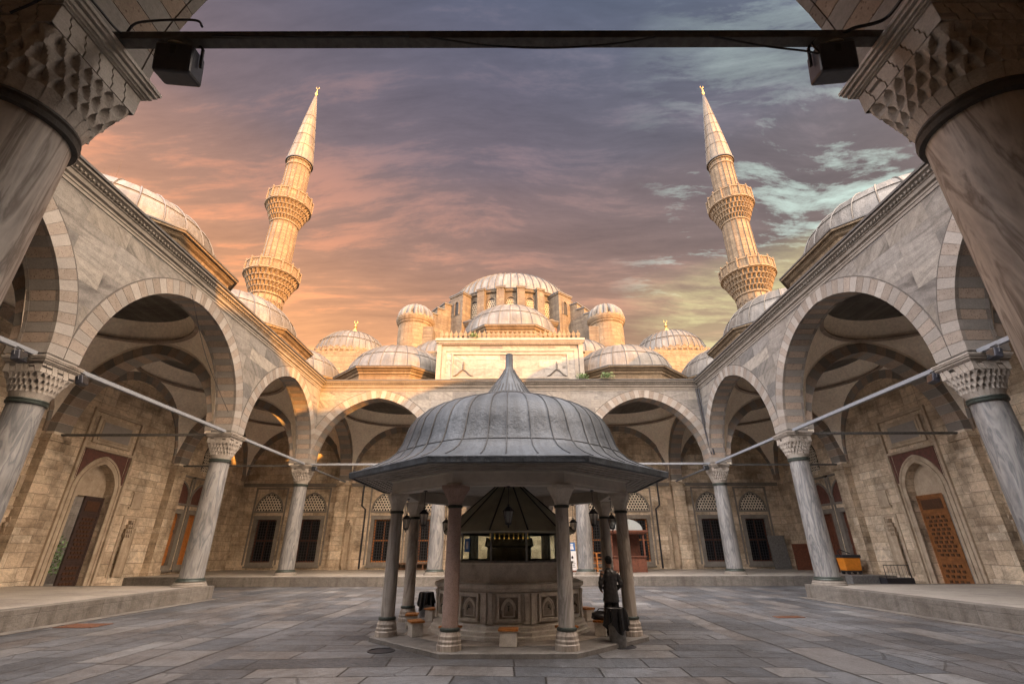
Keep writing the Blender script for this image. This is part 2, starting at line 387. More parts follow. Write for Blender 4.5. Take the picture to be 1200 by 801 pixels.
def leafmat(name, c):
    m, t, b = new_mat(name)
    ri = nd(t, 'ShaderNodeNewGeometry').outputs['Random Per Island']
    t.links.new(mixc(t, 1.0, c, ramp(t, ri, [(0, .5), (1, 1.6)]), 'MULTIPLY'), b.inputs['Base Color']); b.inputs['Roughness'].default_value = .6
    return m
M['leaf'] = leafmat('leaf_green', (.06, .11, .025))
M['bark'] = stone('bark', (.09, .07, .055), (.05, .04, .03), 6, .9)
m_, t_, b_ = new_mat('window_glass'); b_.inputs['Base Color'].default_value = (.02, .022, .024, 1); b_.inputs['Roughness'].default_value = .12
M['glass'] = m_
m_, t_, b_ = new_mat('clear_glass'); b_.inputs['Base Color'].default_value = (.75, .82, .78, 1); b_.inputs['Roughness'].default_value = .03
b_.inputs['Transmission Weight'].default_value = 1.0; b_.inputs['IOR'].default_value = 1.08
M['clear'] = m_

# ------------------------------------------------------------------ plan (metres, courtyard paving at z = 0)
W, AH, D, C1, C2, C3 = 14.2, 4.784, 32.68, 23.2, 13.27, 3.45
PT = .535                       # portico floor
XB, YB, YN = 23.0, 41.5, -5.44  # inner faces of the back walls
NX = 4.95
ZI = 7.266                      # top of the imposts
ZC = 13.22                      # cornice top
APEX = 12.0
CTX, CTY = 18.6, None

def arch_pts(a, h, n=14, off=0.0):
    c = (h * h - a * a) / (2 * a); r = a + c
    am = math.acos(min(1, c / (r + off))) if off else math.acos(c / r)
    L = []
    for i in range(n + 1):
        th = PI - (PI - (PI - am)) * i / n
        L.append((c + (r + off) * math.cos(th), (r + off) * math.sin(th)))
    Rr = [(-x, z) for x, z in reversed(L[:-1])]
    L[-1] = (0.0, L[-1][1])
    return L + Rr

def panel(mb, T, s0, s1, z0, z1, n0, n1, ops, m=0, caps=True, mrev=None):
    """solid wall from n0 (back) to n1 (front), with openings (centre, sill, curve points rel. to centre/abs z)"""
    mrev = m if mrev is None else mrev
    ops = sorted(ops, key=lambda o: o['c'])
    def q(a, b, c, d):
        for n in (n0, n1): mb.face([T(a[0], n, a[1]), T(b[0], n, b[1]), T(c[0], n, c[1]), T(d[0], n, d[1])], m)
    cur = s0
    for o in ops:
        c = o['c']; pts = [(c + x, z) for x, z in o['pts']]; sill = o['sill']
        if pts[0][0] > cur + 1e-6: q((cur, z0), (pts[0][0], z0), (pts[0][0], z1), (cur, z1))
        for i in range(len(pts) - 1):
            a, b = pts[i], pts[i + 1]
            if b[0] - a[0] < 1e-6: continue
            q(a, b, (b[0], z1), (a[0], z1))
            if sill > z0 + 1e-6: q((a[0], z0), (b[0], z0), (b[0], sill), (a[0], sill))
        loop = [(pts[0][0], sill)] + pts + [(pts[-1][0], sill)]
        if sill > z0 + 1e-6: loop.append(loop[0])
        for i in range(len(loop) - 1):
            a, b = loop[i], loop[i + 1]
            if abs(a[0] - b[0]) + abs(a[1] - b[1]) < 1e-6: continue
            mb.face([T(a[0], n0, a[1]), T(b[0], n0, b[1]), T(b[0], n1, b[1]), T(a[0], n1, a[1])], mrev)
        cur = pts[-1][0]
    if s1 > cur + 1e-6: q((cur, z0), (s1, z0), (s1, z1), (cur, z1))
    if caps:
        mb.face([T(s0, n0, z1), T(s1, n0, z1), T(s1, n1, z1), T(s0, n1, z1)], m)
        for s_ in (s0, s1): mb.face([T(s_, n0, z0), T(s_, n1, z0), T(s_, n1, z1), T(s_, n0, z1)], m)

def voussoirs(mb, T, c, zs, a, h, w, n0, n1, k, m0=0, m1=1, lim=None, gap=.006, inset=.02):
    """alternating wedge stones round a pointed arch"""
    cc = (h * h - a * a) / (2 * a); r = a + cc
    am = math.acos(cc / r)         # angle swept by half the arch
    half = []
    kk = k / 2.0
    edges = [am * i / kk for i in range(int(kk) + 1)]
    if edges[-1] < am - 1e-6: edges.append(am)
    idx = 0
    def pt(th, rr):
        x = cc - rr * math.cos(th); z = rr * math.sin(th)
        x = min(x, 0.0)
        if lim: x = max(x, -lim)
        return x, z
    for i in range(len(edges) - 1):
        t0, t1 = edges[i] + gap / r, edges[i + 1] - gap / r
        last = (i == len(edges) - 2)
        for sg in (1, -1):
            quad = [pt(t0, r - inset), pt(t0, r + w), pt(t1, r + w), pt(t1, r - inset)]
            if last:
                zt = math.sqrt(max((r + w) ** 2 - cc * cc, 0)); zi = math.sqrt(max((r - inset) ** 2 - cc * cc, 0))
                quad = [pt(t0, r - inset), pt(t0, r + w), (-.004, zt), (-.004, zi)]
            qa = [T(c + sg * x, n0, zs + z) for x, z in quad]; qb = [T(c + sg * x, n1, zs + z) for x, z in quad]
            mb.hexa(qa, qb, m0 if i % 2 == 0 else m1)

def strip(mb, T, c, zs, a, h, off0, off1, n0, n1, m=0, k=28, lim=None):
    """continuous band between two offsets of a pointed arch"""
    p0 = arch_pts(a, h, k, off0); p1 = arch_pts(a, h, k, off1)
    cl = (lambda x: max(-lim, min(lim, x))) if lim else (lambda x: x)
    for i in range(len(p0) - 1):
        qa = [T(c + cl(x), n0, zs + z) for x, z in (p0[i], p0[i + 1], p1[i + 1], p1[i])]
        qb = [T(c + cl(x), n1, zs + z) for x, z in (p0[i], p0[i + 1], p1[i + 1], p1[i])]
        mb.hexa(qa, qb, m)

def extrude(mb, T, prof, s0f, s1f, m=0):
    """profile [(n,z)] run along s, its ends at s0f(n), s1f(n) (mitred)"""
    for i in range(len(prof) - 1):
        (n0, z0), (n1, z1) = prof[i], prof[i + 1]
        mb.face([T(s0f(n0), n0, z0), T(s1f(n0), n0, z0), T(s1f(n1), n1, z1), T(s0f(n1), n1, z1)], m if not callable(m) else m(i))

# ------------------------------------------------------------------ ground
def sheet(name, x0, x1, y0, y1, z, mat, kind='structure'):
    mb = MB(); mb.face([(x0, y0, z), (x1, y0, z), (x1, y1, z), (x0, y1, z)])
    return tag(mb.build(name, mat, recalc=False), kind=kind)
M['earth'] = stone('earth', (.12, .1, .075), (.08, .07, .05), .8, .95)
sheet('ground', -3000, 3000, -3000, 3000, -.012, M['earth'])
sheet('courtyard_paving', -22.99, 22.99, -5.4, 41.4, 0.0, M['pave'])
mb = MB()
def plat(x0, x1, y0, y1):
    mb2 = MB(); mb2.box(x0, x1, y0, y1, .001, PT)
    return mb2
XE, YE = 13.45, 23.85
for nm, b in (('portico_pavement', (-22.98, -XE, 5.0, YE)), ('portico_pavement', (XE, 22.98, 5.0, YE)), ('portico_pavement', (-22.98, 22.98, 30.9, 41.45)), ('portico_pavement', (-22.98, 22.98, -5.4, 4.9))):
    mb = MB(); x0, x1, y0, y1 = b
    mb.box(x0, x1, y0, y1, .001, PT - .15, 0)
    mb.box(x0, x1, y0, y1, PT - .15, PT, 0)
    # floor sheet over the kerb blocks
    mb.box(x0 + .45, x1 - .45, y0 + .45, y1 - .45, PT - .02, PT + .004, 1)
    o = mb.build(nm, [M['step'], M['portfloor']], bevel=.015); tag(o, kind='structure')
# narrow paved gutter along the foot of the side steps
for sg in (-1, 1):
    mb = MB(); mb.box(sg * (XE - .02), sg * (XE - .42), 5.0, YE, .0, .02)
    tag(mb.build('gutter_kerb', M['step']), kind='structure')

# ------------------------------------------------------------------ porticoes
def voussoir_arch(par, T, c, zs, a, h, w, t, k, lim=None, name='arch', front=True, mats=None):
    mb = MB()
    voussoirs(mb, T, c, zs, a, h, w, -t / 2 - .02, t / 2 + .02, k, 0, 1, lim)
    return mb

def ring_arch(par, T, c, zs, a, h, w, t, k, lim, soff=True):
    """front ring pale/rosy, soffit pale/brown; dark hairline moulding outside"""
    mb = MB()
    voussoirs(mb, T, c, zs, a, h, w, t / 2 - .10, t / 2 + .022, k, 0, 1, lim, inset=.03)
    voussoirs(mb, T, c, zs, a, h, w, -t / 2 - .022, -t / 2 + .10, k, 0, 1, lim, inset=.03)
    voussoirs(mb, T, c, zs, a, h, w * .7, -t / 2 + .11, t / 2 - .11, k, 0, 2, lim, inset=.02)
    strip(mb, T, c, zs, a, h, w + .004, w + .05, t / 2 - .1, t / 2 + .012, 3, 20, lim)
    strip(mb, T, c, zs, a, h, -.01, .06, t / 2 - .104, t / 2 - .112, 4, 20, lim)
    return mb.build('arch', [M['vlight'], M['vdark'], M['sdark'], M['dtrim'], M['redstone']], par)

A_ARCH, H_ARCH, ZS = 4.22, 4.62, 7.38
def arcade(par, T, cols, s_lo, s_hi, mit):
    """wall carried by the columns at s = cols, with one arch per bay"""
    mb = MB(); ops = []
    for i in range(len(cols) - 1):
        c = (cols[i] + cols[i + 1]) / 2; a = (cols[i + 1] - cols[i]) / 2 - .53
        ops.append(dict(c=c, sill=ZI, pts=[(x, ZS + z) for x, z in [(-a, ZI - ZS)] + arch_pts(a, H_ARCH, 16)[0:] + [(a, ZI - ZS)]]))
    panel(mb, T, s_lo, s_hi, ZI, 12.66, -.5, .5, ops)
    mb.build('arcade_wall', M['facade'], par)
    for i in range(len(cols) - 1):
        c = (cols[i] + cols[i + 1]) / 2; hb = (cols[i + 1] - cols[i]) / 2; a = hb - .53
        ring_arch(par, T, c, ZS, a, H_ARCH, .56, 1.0, 43, hb - .012)
        # plain blocks from impost to springing
    prof = [(.5, 12.5), (.53, 12.5), (.53, 12.6), (.56, 12.62), (.56, 12.70), (.64, 12.74), (.66, 12.86), (.70, 12.88), (.70, 12.92), (.82, 13.02), (.90, 13.05), (.90, 13.13), (.97, 13.14), (.97, 13.22), (.2, 13.30), (-.5, 13.31)]
    mb = MB(); extrude(mb, T, prof, lambda n: s_lo + (n if mit else 0), lambda n: s_hi - (n if mit else 0), lambda i: 1 if i >= 11 else 0)
    # dentil row under the top slab
    L = (s_hi - .7) - (s_lo + .7); k = int(L / .16)
    for i in range(k):
        s_ = s_lo + .7 + (i + .2) * L / k; mb.box(s_, s_ + .08, .69, .80, 12.93, 13.0, 0, T)
    mb.build('cornice', [M['trim'], M['roofdark']], par, recalc=False)

def transverse(par, T, zs=7.40):
    """arch across the portico from a column (s=0) to the back wall (s=8.8)"""
    mb = MB(); a, h = 3.72, 4.15; c = .5 + 8.3 / 2 - .05
    panel(mb, T, .5, 8.72, 7.27, 12.9, -.42, .42, [dict(c=c, sill=7.27, pts=[(-a, zs)] + [(x, zs + z) for x, z in arch_pts(a, h, 14)] + [(a, zs)])])
    mb.build('spandrel', M['plaster'], par)
    mb = MB(); voussoirs(mb, T, c, zs, a, h, .5, -.45, .45, 27, 0, 1, None)
    mb.build('transverse_arch', [M['vlight'], M['sdark']], par)
    mb = MB()
    mb.box(8.32, 8.84, -.5, .5, .02, 6.95, 0, T); mb.box(8.22, 8.84, -.6, .6, 6.95, 7.09, 0, T); mb.box(8.26, 8.84, -.56, .56, 7.09, 7.27, 0, T)
    mb.box(8.26, 8.84, -.56, .56, PT, PT + .3, 0, T)
    mb.build('pilaster', M['lime'], par)

def vault(par, cx, cy, hx, hy, zs=7.42, hz=4.72):
    mb = MB(); n = 64; vs = []; fs = []; rows = 9
    for j in range(rows):
        for k in range(n):
            th = 2 * PI * k / n
            b = 1 / max(abs(math.cos(th)), abs(math.sin(th))); r = 1 + (b - 1) * (1 - j / (rows - 1))
            vs.append((cx + hx * r * math.cos(th), cy + hy * r * math.sin(th), zs + hz * math.sqrt(max(2 - r * r, 0))))
    for j in range(1, 9):
        f = j / 8 * PI / 2
        for k in range(n):
            th = 2 * PI * k / n; r = max(math.cos(f), .002) * .965
            vs.append((cx + hx * r * math.cos(th), cy + hy * r * math.sin(th), zs + hz + .18 + 2.6 * math.sin(f)))
    for j in range(rows + 8 - 1):
        for k in range(n): fs.append((j * n + k, j * n + (k + 1) % n, (j + 1) * n + (k + 1) % n, (j + 1) * n + k))
    mb.mesh(vs, fs)
    o = mb.build('vault', M['plaster'], par, smooth=35)
    mb = MB()
    for k in range(n):
        p = []
        for kk in (k, k + 1):
            th = 2 * PI * kk / n
            p.append([(cx + hx * q * math.cos(th), cy + hy * q * math.sin(th), zs + hz + z) for q, z in ((.999, -.05), (.955, -.02), (.955, .1), (.999, .17))])
        for i in range(3): mb.face([p[0][i], p[1][i], p[1][i + 1], p[0][i + 1]])
    mb.build('cornice_ring', M['sdark'], o, recalc=False, org=o['_w'])

def rib_lines(mb, c, prof, k, r=.05, m=1, ph=0.0):
    for i in range(k):
        a = 2 * PI * i / k + ph
        mb.tube([(c[0] + rr * math.cos(a), c[1] + rr * math.sin(a), c[2] + z) for rr, z in prof], r, 4, m, cap=False)

def dome_prof(r, h, n=10, flare=.18):
    p = [(r + flare, -.12), (r + .03, .02)]
    for i in range(n + 1):
        t = i / n * PI / 2
        p.append((max(r * math.cos(t) ** .96, .01), .05 + h * math.sin(t)))
    return p

def octagon(r, ph=PI / 8): return [(r / math.cos(PI / 8) * math.cos(ph + k * PI / 4), r / math.cos(PI / 8) * math.sin(ph + k * PI / 4)) for k in range(8)]

def portico_dome(par, cx, cy, z0=13.1, zd=14.35, ap=4.55, r=4.3, h=3.1, name='dome', k=26):
    mb = MB(); pf = dome_prof(r, h)
    mb.lathe(pf, 48, (cx, cy, zd + .28), 0, cap=False)
    # raised lead seams
    rib_lines(mb, (cx, cy, zd + .28), [(a + .012, b + .012) for a, b in pf[1:-1]], k, .035, 1)
    for (rr, zz) in (pf[5],):
        ring = [(cx + (rr + .015) * math.cos(2 * PI * i / 48), cy + (rr + .015) * math.sin(2 * PI * i / 48), zd + .28 + zz) for i in range(49)]
        mb.tube(ring, .03, 4, 1, cap=False)
    d = mb.build(name, [M['lead'], M['leadseam']], par, smooth=40)
    mb = MB(); P8 = [(ap, z0), (ap, zd - .42), (ap + .1, zd - .38), (ap + .1, zd - .24), (ap + .22, zd - .16), (ap + .3, zd - .02), (ap + .42, zd), (ap + .42, zd + .1)]
    mb.lathe([(a / math.cos(PI / 8), z) for a, z in P8], 8, (cx, cy, 0), 0, cap=False, ph=PI / 8)
    mb.lathe([(a / math.cos(PI / 8), z) for a, z in ((ap + .425, zd + .1), (ap + .46, zd + .1), (ap + .46, zd + .17), (r - .1, zd + .36))], 8, (cx, cy, 0), 1, cap=False, ph=PI / 8)
    mb.build('drum', [M['mosque'], M['roofdark']], d, org=d['_w'])
    mb = MB(); top = zd + .33 + h
    mb.lathe([(.10, -.05), (.12, .05), (.05, .15), (.10, .25), (.03, .36), (.015, .5)], 10, (cx, cy, top))
    mb.build('finial', M['leadseam'], d, smooth=50, org=d['_w'])
    return d

def lunette_grid(mb, T, c, z0, a, h, n0, n1, cell=.205, m=0):
    """pierced plaster lattice: rings of six bars inside a pointed outline"""
    rows = int(h / (cell * .87)) + 1
    pts = arch_pts(a, h, 20)
    def top(x):
        for i in range(len(pts) - 1):
            if pts[i][0] <= x <= pts[i + 1][0]:
                f = (x - pts[i][0]) / max(pts[i + 1][0] - pts[i][0], 1e-6); return pts[i][1] + f * (pts[i + 1][1] - pts[i][1])
        return -1
    for j in range(rows + 1):
        zc = .06 + j * cell * .87
        k = int(a / cell) + 1
        for i in range(-k, k + 1):
            xc = (i + (.5 if j % 2 else 0)) * cell
            if top(xc) < zc + .02: continue
            ro, ri = cell * .585, cell * .36
            for q in range(6):
                a0, a1 = PI / 6 + q * PI / 3, PI / 6 + (q + 1) * PI / 3
                quad = [(xc + ri * math.cos(a0), zc + ri * math.sin(a0)), (xc + ro * math.cos(a0), zc + ro * math.sin(a0)), (xc + ro * math.cos(a1), zc + ro * math.sin(a1)), (xc + ri * math.cos(a1), zc + ri * math.sin(a1))]
                quad = [(x, max(z, 0.0)) for x, z in quad]
                mb.face([T(c + x, n1, z0 + z) for x, z in quad], m)
                mb.face([T(c + quad[0][0], n0, z0 + quad[0][1]), T(c + quad[3][0], n0, z0 + quad[3][1]), T(c + quad[3][0], n1, z0 + quad[3][1]), T(c + quad[0][0], n1, z0 + quad[0][1])], m)

def back_window(par, T, c, wood='redwood', half=.83, z0=1.09, z1=4.32, lat=True, shutter=False):
    """T: n = 0 on the wall face. barred window with a lunette above"""
    mb = MB()   # stone frame
    fw = .3
    for b in ((c - half - fw, c - half, z0 - .28, z1 + .3), (c + half, c + half + fw, z0 - .28, z1 + .3)): mb.box(b[0], b[1], -.30, .05, b[2], b[3], 0, T)
    mb.box(c - half, c + half, -.30, .052, z1, z1 + .3, 0, T); mb.box(c - half, c + half, -.30, .054, z0 - .28, z0, 0, T)
    mb.box(c - half - fw - .08, c + half + fw + .08, -.1, .12, z0 - .4, z0 - .28, 0, T)
    # outer moulded surround rising to the arch
    for sg in (-1, 1): mb.box(c + sg * 1.32 - .06, c + sg * 1.32 + .06, -.1, .07, PT + .35, 6.75, 0, T)
    mb.box(c - 1.38, c + 1.38, -.1, .075, 6.75, 6.87, 0, T)
    strip(mb, T, c, 5.0, 1.06, 1.38, 0.0, .12, -.05, .09, 0, 10); mb.box(c - 1.2, c + 1.2, -.05, .092, 4.86, 5.0, 0, T)
    w = mb.build('window', M['trim'], par)
    mb = MB()
    if shutter:
        mb.box(c - half, c - .01, -.27, -.2, z0, z1, 0, T); mb.box(c + .01, c + half, -.27, -.2, z0, z1, 0, T)
        for sg in (-1, 1):
            for zz in (z0 + .15, z0 + 1.2, z0 + 2.2): mb.box(c + sg * .43 - .28, c + sg * .43 + .28, -.21, -.17, zz, zz + .85, 0, T)
        mb.build('shutter', M[wood], w, bevel=.01)
    else:
        mb.box(c - half, c + half, -.29, -.27, z0, z1, 1, T)
        for q in range(3):
            s_ = c + (q - 1) * (half - .05); mb.box(s_ - .05, s_ + .05, -.27, -.2, z0, z1, 0, T)
        for zz in (z0 + .05, (z0 + z1) / 2, z1 - .05): mb.box(c - half, c + half, -.272, -.204, zz - .05, zz + .05, 0, T)
        mb.build('sash', [M[wood], M['glass']], w)
        mb = MB()
        for q in range(1, 8):
            s_ = c - half + q * 2 * half / 8; mb.box(s_ - .018, s_ + .018, -.15, -.114, z0, z1, 0, T)
        for q in range(1, 15):
            zz = z0 + q * (z1 - z0) / 15; mb.box(c - half, c + half, -.16, -.104, zz - .018, zz + .018, 0, T)
            for q2 in range(1, 8):
                s_ = c - half + q2 * 2 * half / 8; mb.box(s_ - .032, s_ + .032, -.168, -.096, zz - .032, zz + .032, 0, T)
        mb.build('grille', M['black'], w)
    mb = MB()
    pts = arch_pts(1.06, 1.38, 10)
    mb.prism([(c + x, 5.0 + z) for x, z in pts], -.02, .012, T, 1)
    if lat: lunette_grid(mb, T, c, 5.0, 1.04, 1.36, .012, .05, .235, 0)
    mb.build('lunette', [M['lattice'], M['void'] if lat else M['redstone']], w)

WIN_OPS = lambda c: [dict(c=c, sill=1.09 - .05, pts=[(-.9, 4.4), (.9, 4.4)])]

def wall_with_windows(par, T, s0, s1, z0, z1, t, wins, extra=(), name='back_wall'):
    ops = [dict(c=c, sill=1.0, pts=[(-.95, 4.45), (.95, 4.45)]) for c in wins]
    # lunettes pierce the wall above, so they are cut from a second course
    mb = MB()
    low = [o for o in ops] + [e for e in extra]
    panel(mb, T, s0, s1, z0, z1, -t, 0, low)
    return mb.build(name, M['lime'], par)

def niche(par, T, c, z0, w=.42, h=2.2):
    mb = MB()
    for sg in (-1, 1): mb.box(c + sg * (w + .1) - .09, c + sg * (w + .1) + .09, -.02, .06, z0, z0 + h + .55, 0, T)
    mb.box(c - w - .2, c + w + .2, -.02, .065, z0 + h + .55, z0 + h + .68, 0, T)
    # half-round hollow with a stepped, corbelled head
    n = 9
    for k in range(n):
        a0, a1 = PI * k / n, PI * (k + 1) / n
        p0 = (c - w * .95 * math.cos(a0), .04 - .22 * math.sin(a0) + .0); p1 = (c - w * .95 * math.cos(a1), .04 - .22 * math.sin(a1))
        mb.face([T(p0[0], p0[1] + .2, z0), T(p1[0], p1[1] + .2, z0), T(p1[0], p1[1] + .2, z0 + h), T(p0[0], p0[1] + .2, z0 + h)], 1)
    for j in range(4):
        ww = w * (1 - j * .2)
        for i in range(5 - j):
            x = c + (i - (4 - j) / 2) * 2 * ww / (5 - j)
            mb.prism([(x - ww / (5 - j), z0 + h - .5 + j * .24 + .24), (x, z0 + h - .5 + j * .24), (x + ww / (5 - j), z0 + h - .5 + j * .24 + .24)], .02, .12 + .03 * j, T, 0)
    mb.build('niche', [M['limetrim'], M['limetrim']], par)
    mb = MB()
    mb.box(c - .5, c + .5, -.02, .08, z0 + h + 1.1, z0 + h + 1.2, 0, T); mb.box(c - .36, c + .36, -.02, .05, z0 + h + 1.2, z0 + h + 2.0, 1, T)
    mb.box(c - .44, c + .44, -.02, .07, z0 + h + 2.0, z0 + h + 2.08, 0, T)
    mb.build('wall_panel', [M['limetrim'], M['limetrim']], par)

def wall_arch(par, T, c, hb, zs=7.40, h=4.3):
    mb = MB(); voussoirs(mb, T, c, zs, hb, h, .5, -.06, .1, 27, 0, 1, None)
    mb.build('wall_arch', [M['sdark'], M['vlight']], par)

def roof_slab(par, x0, x1, y0, y1):
    mb = MB(); mb.box(x0, x1, y0, y1, 13.18, 13.28, 0)
    mb.build('roof', M['lead'], par)

# ---- side porticoes
DOORY = 26.85
def side_portico(sg):
    nm = 'left' if sg < 0 else 'right'
    lab = ('sunlit left arcade of pointed marble arches with the dark open door behind' if sg < 0 else 'shaded right arcade of pointed marble arches with the honey brown door behind')
    par = empty('portico', (sg * 18.6, 18.0, 0), lab, 'portico', 'domed porticoes round the courtyard')
    T = TF((sg * W, 0), (0, 1), (-sg, 0))
    arcade(par, T, [C3, C2, C1, D], C3, D, True)
    TB = TF((sg * XB, 0), (0, 1), (-sg, 0))
    # back wall with the door
    a, h, zsp = 1.18, 1.5, 4.95
    door = dict(c=DOORY, sill=.0, pts=[(-a, zsp)] + [(x, zsp + z) for x, z in arch_pts(a, h, 10)] + [(a, zsp)])
    mb = MB(); panel(mb, TB, YN - 1, YB + 1.0, -.01, 13.6, -1.3, 0, [door] + [dict(c=c, sill=1.0, pts=[(-hw_, 4.4), (hw_, 4.4)]) for c, hw_ in ((8.3, .9), (18.2, .9), (33.72, .77), (36.05, .77))]); mb.build('back_wall', M['lime'], par)
    # the jambs: stepped stone surround, red spandrels, plaque
    mb = MB()
    for o_, (b0, b1, n1) in enumerate(((.0, .16, .09), (.17, .30, .05), (.31, .42, .08))):
        strip(mb, TB, DOORY, zsp, a, h, b0, b1, -.05, n1, 0, 12)
        for s2 in (-1, 1):
            x0, x1 = DOORY + s2 * (a + b0), DOORY + s2 * (a + b1); mb.box(min(x0, x1), max(x0, x1), -.05, n1, .0, zsp, 0, TB)
    for s2 in (-1, 1):
        x0 = DOORY + s2 * 1.78; mb.box(x0 - .08, x0 + .08, -.05, .12, 0, 9.1, 0, TB)
    mb.box(DOORY - 1.86, DOORY + 1.86, -.05, .124, 9.1, 9.28, 0, TB); mb.box(DOORY - 1.7, DOORY + 1.7, -.05, .122, 7.1, 7.24, 0, TB)
    ds = mb.build('door_surround', M['limetrim'], par)
    mb = MB()
    pts = [(DOORY + x, zsp + z) for x, z in arch_pts(a, h, 12, .43)]
    for i in range(len(pts) - 1):
        (xa, za), (xb, zb) = pts[i], pts[i + 1]
        if min(za, zb) < zsp + .55: continue
        mb.hexa([TB(xa, -.02, za), TB(xb, -.02, zb), TB(xb, -.02, 7.08), TB(xa, -.02, 7.08)], [TB(xa, .035, za), TB(xb, .035, zb), TB(xb, .035, 7.08), TB(xa, .035, 7.08)])
    for s2 in (-1, 1):
        xa = DOORY + s2 * (a + .43 - .04); mb.box(min(xa, DOORY + s2 * 1.69), max(xa, DOORY + s2 * 1.69), -.02, .034, zsp + .55, 7.08, 0, TB)
    mb.build('red_spandrel', M['redstone'], ds)
    mb = MB()
    mb.box(DOORY - 1.35, DOORY + 1.35, -.02, .1, 7.45, 8.9, 0, TB); mb.box(DOORY - 1.15, DOORY + 1.15, .0, .04 + .1, 7.62, 8.73, 0, TB); mb.box(DOORY - 1.02, DOORY + 1.02, .02, .155, 7.72, 8.63, 1, TB)
    mb.build('plaque', [M['limetrim'], M['vlight']], ds)
    # the leaf(s) set back in the reveal
    dm = M['darkdoor'] if sg < 0 else M['honeydoor']
    def leaf(s0, s1, n0):
        mb = MB(); mb.box(s0, s1, n0 - .08, n0, .05, 4.75, 0, TB)
        wd = s1 - s0
        for b in ((s0, s0 + .12), (s1 - .12, s1)): mb.box(b[0], b[1], n0, n0 + .03, .05, 4.75, 0, TB)
        for zz in (.05, 1.35, 3.75, 4.6): mb.box(s0 + .12, s1 - .12, n0, n0 + .032, zz, zz + .15, 0, TB)
        for (za, zb) in ((.28, 1.28), (1.58, 3.68)):
            nr = int((zb - za) / .21)
            for r_ in range(nr):
                for c_ in range(4):
                    x = s0 + .2 + (c_ + .5 + (.25 if r_ % 2 else -.1)) * (wd - .45) / 4; z = za + (r_ + .5) * (zb - za) / nr
                    mb.box(x - .085, x + .085, n0, n0 + .045, z - .065, z + .065, 1, TB)
        mb.box(s0 + .2, s1 - .2, n0, n0 + .025, 3.98, 4.5, 1, TB)
        return mb.build('door', [dm, M['boss']], par, bevel=.008)
    if sg < 0:
        leaf(DOORY - .12, DOORY + 1.16, -.3)
        mb = MB(); mb.box(DOORY - 1.16, DOORY - 1.08, -1.9, -.75, .05, 4.75, 0, TB); mb.build('door', [dm], par, bevel=.008)
    else:
        leaf(DOORY - .62, DOORY + 1.15, -.33)
        mb = MB(); mb.box(DOORY - 1.17, DOORY - .64, -.41, -.33, .05, 4.75, 0, TB); mb.build('door', [M['trim']], par)
    mb = MB()   # lintel block and carved corbels behind the arch
    mb.box(DOORY - 1.16, DOORY + 1.16, -1.2, -.42, 4.76, 6.6, 0, TB)
    for k in range(5): mb.box(DOORY - 1.17, DOORY - .95 + k * .05, -.6, -.36 + .04 * k, 4.1 + k * .14, 4.235 + k * .14, 0, TB)
    mb.build('door_lintel', M['limetrim'], par)
    # wall niches either side of the door
    for c in (DOORY - 4.0, DOORY + 3.2): niche(par, TB, c, PT + .05 if c < YE - 1 else .6, .4, 2.6)
    for c in (8.3, 18.2): back_window(par, TB, c, 'redwood')
    # paired shuttered windows of the end bay, pierced window high above
    for c in (33.72, 36.05): back_window(par, TB, c, 'orangewood' if sg < 0 else 'redwood', half=.7, lat=False, shutter=True)
    mb = MB()
    pts = [(-.95, 0)] + [(x, 1.1 + z) for x, z in arch_pts(.95, 1.2, 8)] + [(.95, 0)]
    mb.prism([(36.3 + x, 7.35 + z) for x, z in pts], -.02, .02, TB, 1)
    for j in range(11):
        for i in range(9):
            x = 36.3 - .9 + i * .21 + (.105 if j % 2 else 0); z = 7.4 + j * .19
            if z > 7.35 + 1.1 + 1.2 * (1 - ((x - 36.3) / .95) ** 2) ** .6 if abs(x - 36.3) < .94 else True: continue
            for q in range(6):
                a0, a1 = q * PI / 3, (q + 1) * PI / 3
                mb.face([TB(x + r_ * math.cos(t_), .06, z + r_ * math.sin(t_)) for r_, t_ in ((.065, a0), (.118, a0), (.118, a1), (.065, a1))], 0)
    mb.build('pierced_window', [M['lattice'], M['void']], par)
    for yc in (C3, C2, C1, D):
        transverse(par, TF((sg * W, yc), (sg, 0), (0, 1)))
    ys = [C3, C2, C1, D]
    for i in range(3):
        yc = (ys[i] + ys[i + 1]) / 2; hy = (ys[i + 1] - ys[i]) / 2 - .42
        vault(par, sg * (W + .5 + XB) / 2, yc, (XB - W - .5) / 2, hy)
        wall_arch(par, TB, yc, hy - .15)
        portico_dome(par, sg * 18.75, yc)
    for yc, hy in (((D + YB) / 2, 3.9),): wall_arch(par, TB, yc, hy)
    roof_slab(par, min(sg * 13.9, sg * 24.3), max(sg * 13.9, sg * 24.3), C3 - .2, D + .2)
    return par

